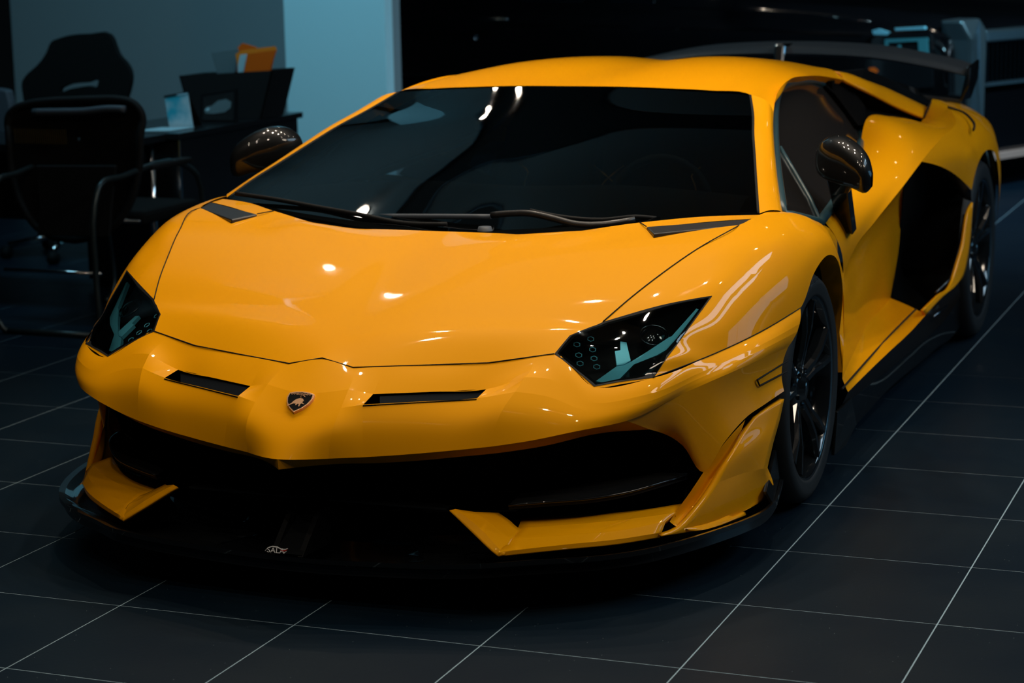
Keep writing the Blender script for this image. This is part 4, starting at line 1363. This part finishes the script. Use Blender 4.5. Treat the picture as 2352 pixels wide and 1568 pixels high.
pfp = [(-2.9195,3.42,0.885),(-2.7175,3.42,0.9141),(-2.713,3.42,0.7654),(-2.9142,3.42,0.7352)]
pl = lpts(pfp, pf)
pl[2] = (pl[2][0], pl[2][1] - .03, .003); pl[3] = (pl[3][0], pl[3][1] - .03, .003)
prism('frame', pl, (0, .012, 0), BLACK, pf)
cx_ = [sum(p[i] for p in pl) / 4 for i in range(3)]
ins = [add(lerp(p, cx_, .14), (0, -.002, 0)) for p in pl]
prism('print', ins, (0, .001, 0), MATTE, pf)
def pin(u, v):
    t_ = lerp(ins[0], ins[1], u); b_ = lerp(ins[3], ins[2], u)
    return add(lerp(t_, b_, v), (0, -.002, 0))
prism('printed_car', [pin(.05, .60), pin(.12, .45), pin(.30, .42), pin(.48, .25), pin(.75, .22), pin(.92, .35), pin(.90, .55), pin(.72, .70), pin(.35, .75), pin(.10, .72)], (0, .0008, 0), CLEARG, pf)
prism('printed_car', [pin(.08, .58), pin(.16, .50), pin(.24, .54), pin(.16, .62)], (0, -.001, 0), PAPER, pf)
tag(prism('paper_sheet', [(-2.98, 2.86, .752), (-2.80, 2.90, .752), (-2.78, 3.10, .752), (-2.95, 3.08, .752)], (0, 0, .002), PAPER, None), 'pale paper sheet lying on the dark desk before the calendar', 'paper')
tag(prism('paper_sheet', [(-3.25, 2.45, .752), (-2.95, 2.50, .752), (-2.95, 2.72, .752), (-3.22, 2.70, .752)], (0, 0, .003), CLEARG, None), 'dark folder lying flat on the desk behind the visitor chair', 'folder')

# ---- black executive chair behind the desk
ec = thing('executive_chair', 'black high-backed executive chair with open slot in its back, behind the desk', 'chair', (-3.95, 3.95, 0))
FAB = noise_bump(mat('black_fabric', (0.0035, 0.0045, 0.005), rough=.9, spec=.15), 200, .2, .002)
ol = [(-4.3069,3.95,0.7702),(-4.313,3.95,0.8332),(-4.3131,3.95,0.9051),(-4.2839,3.95,0.9411),(-4.228,3.95,0.9816),(-4.183,3.95,1.0196),(-4.1484,3.95,1.0619),(-4.1129,3.95,1.1196),(-4.07,3.95,1.135),(-3.9958,3.95,1.1526),(-3.871,3.95,1.1598),(-3.7579,3.95,1.1587),(-3.7388,3.95,1.1368),(-3.7214,3.95,1.0887),(-3.7033,3.95,1.0493),(-3.6649,3.95,1.0099),(-3.6395,3.95,0.9662),(-3.6368,3.95,0.9267),(-3.6502,3.95,0.8739),(-3.6715,3.95,0.8165),(-3.6791,3.95,0.7767)]
slot_ = [(-4.0814,3.95,0.853),(-4.0805,3.95,0.8664),(-4.0504,3.95,0.8844),(-4.0076,3.95,0.898),(-3.8977,3.95,0.9076),(-3.8322,3.95,0.919),(-3.8331,3.95,0.9058),(-3.8479,3.95,0.8769),(-3.8993,3.95,0.8832),(-3.9621,3.95,0.8761),(-4.015,3.95,0.8668),(-4.0686,3.95,0.8477)]
def slab_with_hole(name, O, H, d, m, parent):
    cu = bpy.data.curves.new(name, 'CURVE'); cu.dimensions = '2D'; cu.fill_mode = 'BOTH'; cu.extrude = d / 2; cu.bevel_depth = .003; cu.bevel_resolution = 2
    for P in (O, H):
        sp_ = cu.splines.new('POLY'); sp_.points.add(len(P) - 1); sp_.use_cyclic_u = True
        for i, p in enumerate(P):
            sp_.points[i].co = (p[0], p[2], 0, 1)
    o = bpy.data.objects.new(name, cu); COL.objects.link(o); bpy.context.view_layer.update()
    me = bpy.data.meshes.new_from_object(o.evaluated_get(bpy.context.evaluated_depsgraph_get()))
    bpy.data.objects.remove(o)
    me.transform(Matrix(((1, 0, 0, 0), (0, 0, -1, 0), (0, 1, 0, 0), (0, 0, 0, 1))))
    return link(name, me, m, parent, False)
O_ = [tuple(p) for p in spl(lpts(ol, ec), 3)]
H_ = [tuple(p) for p in spl(lpts(slot_, ec), 2)]
slab_with_hole('backrest', O_, H_, .03, FAB, ec)
box('seat', (-.27, -.50, .46), (.27, .02, .56), FAB, ec, .03)
box('lower_back', (-.24, -.03, .52), (.24, .05, .80), FAB, ec, .02)
for s in B2:
    V, F = tube_data([(.27 * s, -.42, .50), (.32 * s, -.42, .70), (.32 * s, -.10, .72), (.26 * s, .0, .55)], .018, 8)
    raw('armrest', V, F, MATTE, ec, True)
V, F = tube_data([(0, -.2, .1), (0, -.2, .46)], .03, 12)
raw('column', V, F, CHROME, ec, True)
for k in range(5):
    w = 2 * pi * k / 5
    V, F = tube_data([(0, -.2, .12), (.32 * cos(w), -.2 + .32 * sin(w), .07)], .018, 8)
    raw('base_leg', V, F, CHROME, ec, True)
    c_ = lathe('castor', [(-.02, .001), (-.02, .033), (.02, .033), (.02, .001)], MATTE, ec, 'x', (.33 * cos(w), -.2 + .33 * sin(w), .033), 14)
for p in [(-4.1413,3.86,0.8164),(-3.7529,3.86,0.8337)]:
    q = lpts([p], ec)[0]
    box('back_bolt', (q[0] - .012, q[1] - .01, q[2] - .014), (q[0] + .012, q[1] + .04, q[2] + .014), DCHROME, ec, .004)

# ---- mesh visitor chair with chrome sled frame, seen from behind
vc = thing('visitor_chair', 'black mesh-backed visitor chair with sled frame, nearest the camera at left', 'chair', (-2.68, 2.05, 0))
DMET = mat('dark_metal', (0.03, 0.045, 0.05), rough=.35, metal=.6)
MESHM = mat('chair_mesh', (0.003, 0.0035, 0.004), rough=.8, spec=.2)
CH = K(0,0,1) if False else None
bo = lpts([(-3.0599,1.98,0.8528),(-3.05,1.98,0.9),(-3.0135,1.98,0.9292),(-2.9525,1.98,0.9478),(-2.8542,1.98,0.9613),(-2.732,1.98,0.9678),(-2.607,1.98,0.9725),(-2.4837,1.98,0.9719),(-2.4272,1.98,0.9601),(-2.3925,1.98,0.9288),(-2.3807,1.98,0.8867)] + [(-2.386,1.97,0.8429),(-2.4033,1.97,0.6948),(-2.4508,1.97,0.5447),(-2.5443,1.97,0.4294),(-2.9354,1.97,0.4134),(-3.0106,1.97,0.5203),(-3.0489,1.97,0.672),(-3.0511,1.97,0.8238)], vc)
bd = [tuple(p) for p in spl(bo + [bo[0]], 4)[:-1]]
V, F = tube_data(bd, .017, 8, True)
raw('back_frame', V, F, MATTE, vc, True)
ctr = tuple(np.mean(np.array(bd), axis=0))
g2 = [bd, [lerp(p, ctr, .5) for p in bd], [lerp(p, ctr, .98) for p in bd]]
k = len(bd)
V = [add(p, (0, .0 + .02 * r, 0)) for r, row_ in enumerate(g2) for p in row_]
F = [(r * k + i, r * k + (i + 1) % k, (r + 1) * k + (i + 1) % k, (r + 1) * k + i) for r in range(2) for i in range(k)]
raw('mesh_back', V, F, MESHM, vc, True)
cr_ = lpts([(-2.9048,1.95,0.9166),(-2.7783,1.95,0.9198),(-2.6532,1.95,0.923),(-2.5288,1.95,0.935),(-2.4471,1.95,0.9341)], vc)
V, F = tube_data([tuple(p) for p in spl(cr_, 4)], .016, 8)
raw('back_pad', V, F, GREYPL, vc, True)
for i in range(26):
    u = i / 25
    x = bd[0][0] + .05 + u * .26
    V, F = tube_data([(x, -.095, .78), (x, -.097, .845)], .0022, 4)
    raw('mesh_rib', V, F, DCHROME, vc)
box('seat', (-.25, -.02, .43), (.25, .46, .49), FAB, vc, .02)
lowb = lpts([(-2.8795,1.9,0.6923),(-2.8708,1.9,0.5041),(-2.89,1.9,0.3898),(-2.5288,1.9,0.3922),(-2.5104,1.9,0.5142),(-2.4774,1.9,0.7005)], vc)
prism('lumbar_panel', lowb, (0, .02, 0), MATTE, vc, 1, .006)
for s in B2:
    pts = [(.215 * s, -.40, .012), (.235 * s, -.41, .03), (.245 * s, -.41, .25), (.250 * s, -.40, .56), (.255 * s, -.36, .64), (.265 * s, -.2, .66), (.27 * s, .30, .66), (.265 * s, .42, .60), (.25 * s, .48, .30), (.24 * s, .46, .03), (.235 * s, .40, .012)]
    V, F = tube_data([tuple(p) for p in spl(pts, 4)], .013, 8)
    raw('side_frame', V, F, DMET, vc, True)
    box('armrest', (.265 * s - .03, .0, .665), (.265 * s + .03, .34, .69), MATTE, vc, .008)
V, F = tube_data([(-.235, -.40, .015), (.235, -.40, .015)], .013, 8)
raw('floor_bar', V, F, DMET, vc, True)
V, F = tube_data([(-.24, -.36, .27), (.24, -.36, .27)], .008, 8)
raw('cross_bar', V, F, CHROME, vc, True)
V, F = tube_data([(-.25, -.05, .45), (.25, -.05, .45)], .010, 8)
raw('cross_bar', V, F, DCHROME, vc, True)
# a second dark chair edge cut by the left border
oc = thing('edge_chair', 'dark chair back with grey edge cut off by the left picture border', 'chair', (-4.25, 3.3, 0))
eb = lpts([(-4.1269,3.3,0.903),(-4.0451,3.3,0.9163),(-4.0003,3.3,0.9116),(-3.9757,3.3,0.9042),(-3.9648,3.3,0.8495),(-3.9592,3.3,0.7905),(-3.9736,3.3,0.6632),(-4.1458,3.3,0.6605)], oc)
prism('backrest', eb, (0, .06, 0), GREYPL, oc, 1, .01)
ez = min(p[2] for p in eb)
box('seat', (-.42, -.42, .42), (.05, .08, .49), FAB, oc, .02)
for (x, y) in ((-.38, -.38), (-.38, .02), (.0, -.38), (.0, .02)):
    V, F = tube_data([(x, y, 0), (x, y, .44)], .014, 8)
    raw('leg', V, F, DCHROME, oc, True)
box('back_post', (-.22, .0, .45), (-.16, .04, ez + .05), MATTE, oc, .004)

# ---- black luxury car parked at the back
BP = mat('black_car_paint', (0.0025, 0.003, 0.004), rough=.12, coat=.8, spec=.4)
lux = thing('black_car', 'large black car with chrome grille parked behind the rear wing', 'car', (-2.0, 9.2, 0))
fw = Vector((.919, -.395, 0)).normalized(); nn = Vector((-.395, -.919, 0)).normalized()
OR = Vector((.05, 7.48, 0)) - Vector(lux.location)
def lx(L, W, z):      # L back from the nose, W in from the near flank
    return tuple(OR - fw * L - nn * W + Vector((0, 0, z)))
prof = [(-.02, .30), (-.03, .55), (.0, .80), (.03, .97), (.12, 1.03), (.5, 1.07), (1.2, 1.11), (1.75, 1.14), (2.05, 1.30), (2.55, 1.60), (3.2, 1.68), (4.3, 1.66), (5.1, 1.50), (5.5, 1.15), (5.6, .85), (5.6, .35)]
sec = [(0.02, .28), (0.0, .55), (.0, .80), (.035, .95), (.10, 1.0)]
gr = []
for (L, zt) in prof[2:14]:
    top = zt
    zs = [.30, .55, .80, min(.97, top - .05)]
    row = [lx(L, .04, .30), lx(L, .0, .55), lx(L, .0, .80), lx(L, .02, min(.96, top - .06))]
    inw = .10 if top < 1.2 else .32
    row += [lx(L, inw * .5, min(1.0, top - .02) if top < 1.2 else 1.08), lx(L, inw, top if top < 1.2 else top - .08), lx(L, .6, top + .01), lx(L, .98, top + .02)]
    row += [lx(L, 1.96 - .6, top + .01), lx(L, 1.96 - inw, top if top < 1.2 else top - .08), lx(L, 1.96, .9), lx(L, 1.96, .3)]
    gr.append(row)
V, F, sh = grid_data(gr, 4)
raw('body_shell', V, F, BP, lux, True)
prism('front_panel', [lx(0.0, .02, .30), lx(0.0, 0.0, .80), lx(.03, .03, .97), lx(.03, .98, 1.02), lx(.03, 1.93, .97), lx(0, 1.96, .8), lx(0, 1.94, .30)], tuple(-fw * .05), BP, lux)
prism('rear_panel', [lx(5.45, .02, .30), lx(5.45, 0.0, .80), lx(5.5, .1, 1.1), lx(5.5, 1.86, 1.1), lx(5.45, 1.96, .8), lx(5.45, 1.94, .30)], tuple(-fw * .05), BP, lux)
prism('front_bumper', [lx(-.06, .0, .20), lx(-.08, .0, .62), lx(-.08, 1.96, .62), lx(-.06, 1.96, .20)], tuple(-fw * .10), BP, lux, 1, .01)
TRIMP = mat('pale_trim', (.40, .27, .23), rough=.4)
prism('bumper_trim', [lx(-.13, .0, .185), lx(-.13, .0, .225), lx(-.13, 1.96, .225), lx(-.13, 1.96, .185)], tuple(-fw * .06), TRIMP, lux)
# grille
DG = mat('grille_surround', (.19, .29, .34), rough=.28, metal=.9)
gz0, gz1 = .66, .93
prism('grille_surround', [lx(-.10, .10, .22), lx(-.11, .06, .95), lx(-.06, .04, 1.07), lx(-.08, .22, 1.08), lx(-.12, .25, 1.0), lx(-.10, .26, .22)], tuple(-fw * .16), DG, lux, 1, .015)
prism('grille_surround', [lx(-.12, .24, .93), lx(-.12, .24, 1.0), lx(-.12, 1.72, 1.0), lx(-.12, 1.72, .93)], tuple(-fw * .14), DG, lux, 1, .01)
prism('grille_surround', [lx(-.11, .26, .655), lx(-.11, .26, .675), lx(-.11, 1.72, .675), lx(-.11, 1.72, .655)], tuple(-fw * .14), DG, lux)
prism('grille_surround', [lx(-.10, 1.70, .30), lx(-.12, 1.72, .98), lx(-.12, 1.88, 1.0), lx(-.10, 1.86, .30)], tuple(-fw * .16), DG, lux, 1, .015)
for k in range(28):
    w = .285 + k * .052
    prism('grille_slat', [lx(-.10, w, .675), lx(-.10, w, .93), lx(-.10, w + .012, .93), lx(-.10, w + .012, .675)], tuple(-fw * .06), DCHROME, lux)
# head lamp on the flank corner
hl = prism('head_lamp', [(-0.4571,7.698,0.9539),(-0.3053,7.6327,0.9786),(-0.0671,7.5303,0.9721),(-0.055,7.5251,0.6593),(-0.2393,7.6043,0.6389),(-0.4596,7.699,0.6999)], (-.0, -.0, 0), RIM, None) if False else None
def off(P, d):
    return [tuple(Vector(p) - Vector(lux.location) + nn * d) for p in P]
hlp = off([(-0.4723,7.7045,0.9426),(-0.4118,7.6785,0.9931),(-0.0674,7.5305,0.9882),(-0.0433,7.5201,0.6598),(-0.2393,7.6043,0.6389),(-0.4718,7.7043,0.694)], .012)
hl = prism('head_lamp', hlp, tuple(-nn * .03), RIM, lux)
TEAL = mat('lamp_teal', (.05, .26, .32), rough=.3, metal=.2)
LBAR = mat('lamp_bar_gleam', (.16, .48, .62), rough=.3)  # cyan gleam of the chrome bars, painted in as diffuse colour
for P in ([(2036,90),(2134,86),(2136,92),(2037,97)], [(2036,90),(2042,90),(2042,128),(2036,128)], [(2112,92),(2134,90),(2136,126),(2114,126)], [(2066,103),(2072,103),(2072,118),(2066,118)]):
    pass
for P in [(-0.3776,7.6638,0.9499),(-0.0846,7.5379,0.9664),(-0.0784,7.5352,0.9477),(-0.3742,7.6623,0.9281)], [(-0.3776,7.6638,0.9499),(-0.3563,7.6546,0.9503),(-0.3547,7.6539,0.8463),(-0.376,7.6631,0.8458)], [(-0.1493,7.5657,0.949),(-0.0844,7.5378,0.9556),(-0.0766,7.5344,0.8588),(-0.1416,7.5624,0.8572)], [(-0.2862,7.6245,0.9163),(-0.2682,7.6167,0.9167),(-0.2675,7.6164,0.8758),(-0.2855,7.6242,0.8754)]:
    prism('lamp_element', off(P, .018), tuple(-nn * .01), TEAL, hl)
prism('lamp_bar', off([(-0.3121,7.6356,1.0221),(-0.1095,7.5486,1.0359),(-0.1033,7.5459,1.0172),(-0.3058,7.6329,1.0058)], .015), tuple(-nn * .02), LBAR, lux)
prism('lamp_bar', off([(-0.4701,7.7036,1.0031),(-0.4274,7.6852,1.0148),(-0.351,7.6523,0.9942),(-0.3598,7.6561,0.9776),(-0.4575,7.6981,0.9786)], .015), tuple(-nn * .02), LBAR, lux)
prism('side_marker', off([(-0.4914,7.7127,0.7654),(-0.4483,7.6942,0.7722),(-0.4204,7.6822,0.751),(-0.4355,7.6887,0.7339),(-0.485,7.7099,0.749)], .012), tuple(-nn * .02), AMBER, lux)
V, F = tube_data(off([(-4.3266,9.3611,1.0335),(-3.9428,9.1962,1.0283),(-3.4624,8.9897,1.0375)], .03), .012, 8)
raw('door_handle', V, F, DCHROME, lux, True)
lathe('key_lock', [(0, 0), (0, .02), (-.006, .02)], DCHROME, lux, 'y', off([(-3.7856,9.1286,0.8933)], .004)[0], 16)
for P in (off([(-3.3425,8.9381,1.179),(-3.057,8.8155,1.1774),(-2.7793,8.6961,1.179)], .01), off([(-2.5473,8.5964,1.1773),(-2.3579,8.515,1.1814),(-2.1539,8.4273,1.1736)], .01)):
    V, F = tube_data(P, .008, 6)
    raw('window_trim', V, F, CHROME, lux)
V, F = tube_data(off([(-2.0264,8.3725,1.1328),(-1.4629,8.1303,1.1259),(-0.9312,7.9017,1.1026),(-0.4894,7.7118,1.0578)], .004), .006, 6)
raw('body_crease', V, F, BP, lux, True)
for (L, W) in ((.95, .02), (4.35, .02), (.95, 1.68), (4.35, 1.68)):
    w_ = lathe('road_wheel', [(-.12, .2), (-.12, .37), (.12, .37), (.12, .2), (.05, .18), (.05, 0)], RUBBER, lux, 'y', (0, 0, 0), 32)
    w_.location = lx(L, W + .12, .37)
    w_.rotation_euler = (0, 0, math.atan2(fw.y, fw.x) )
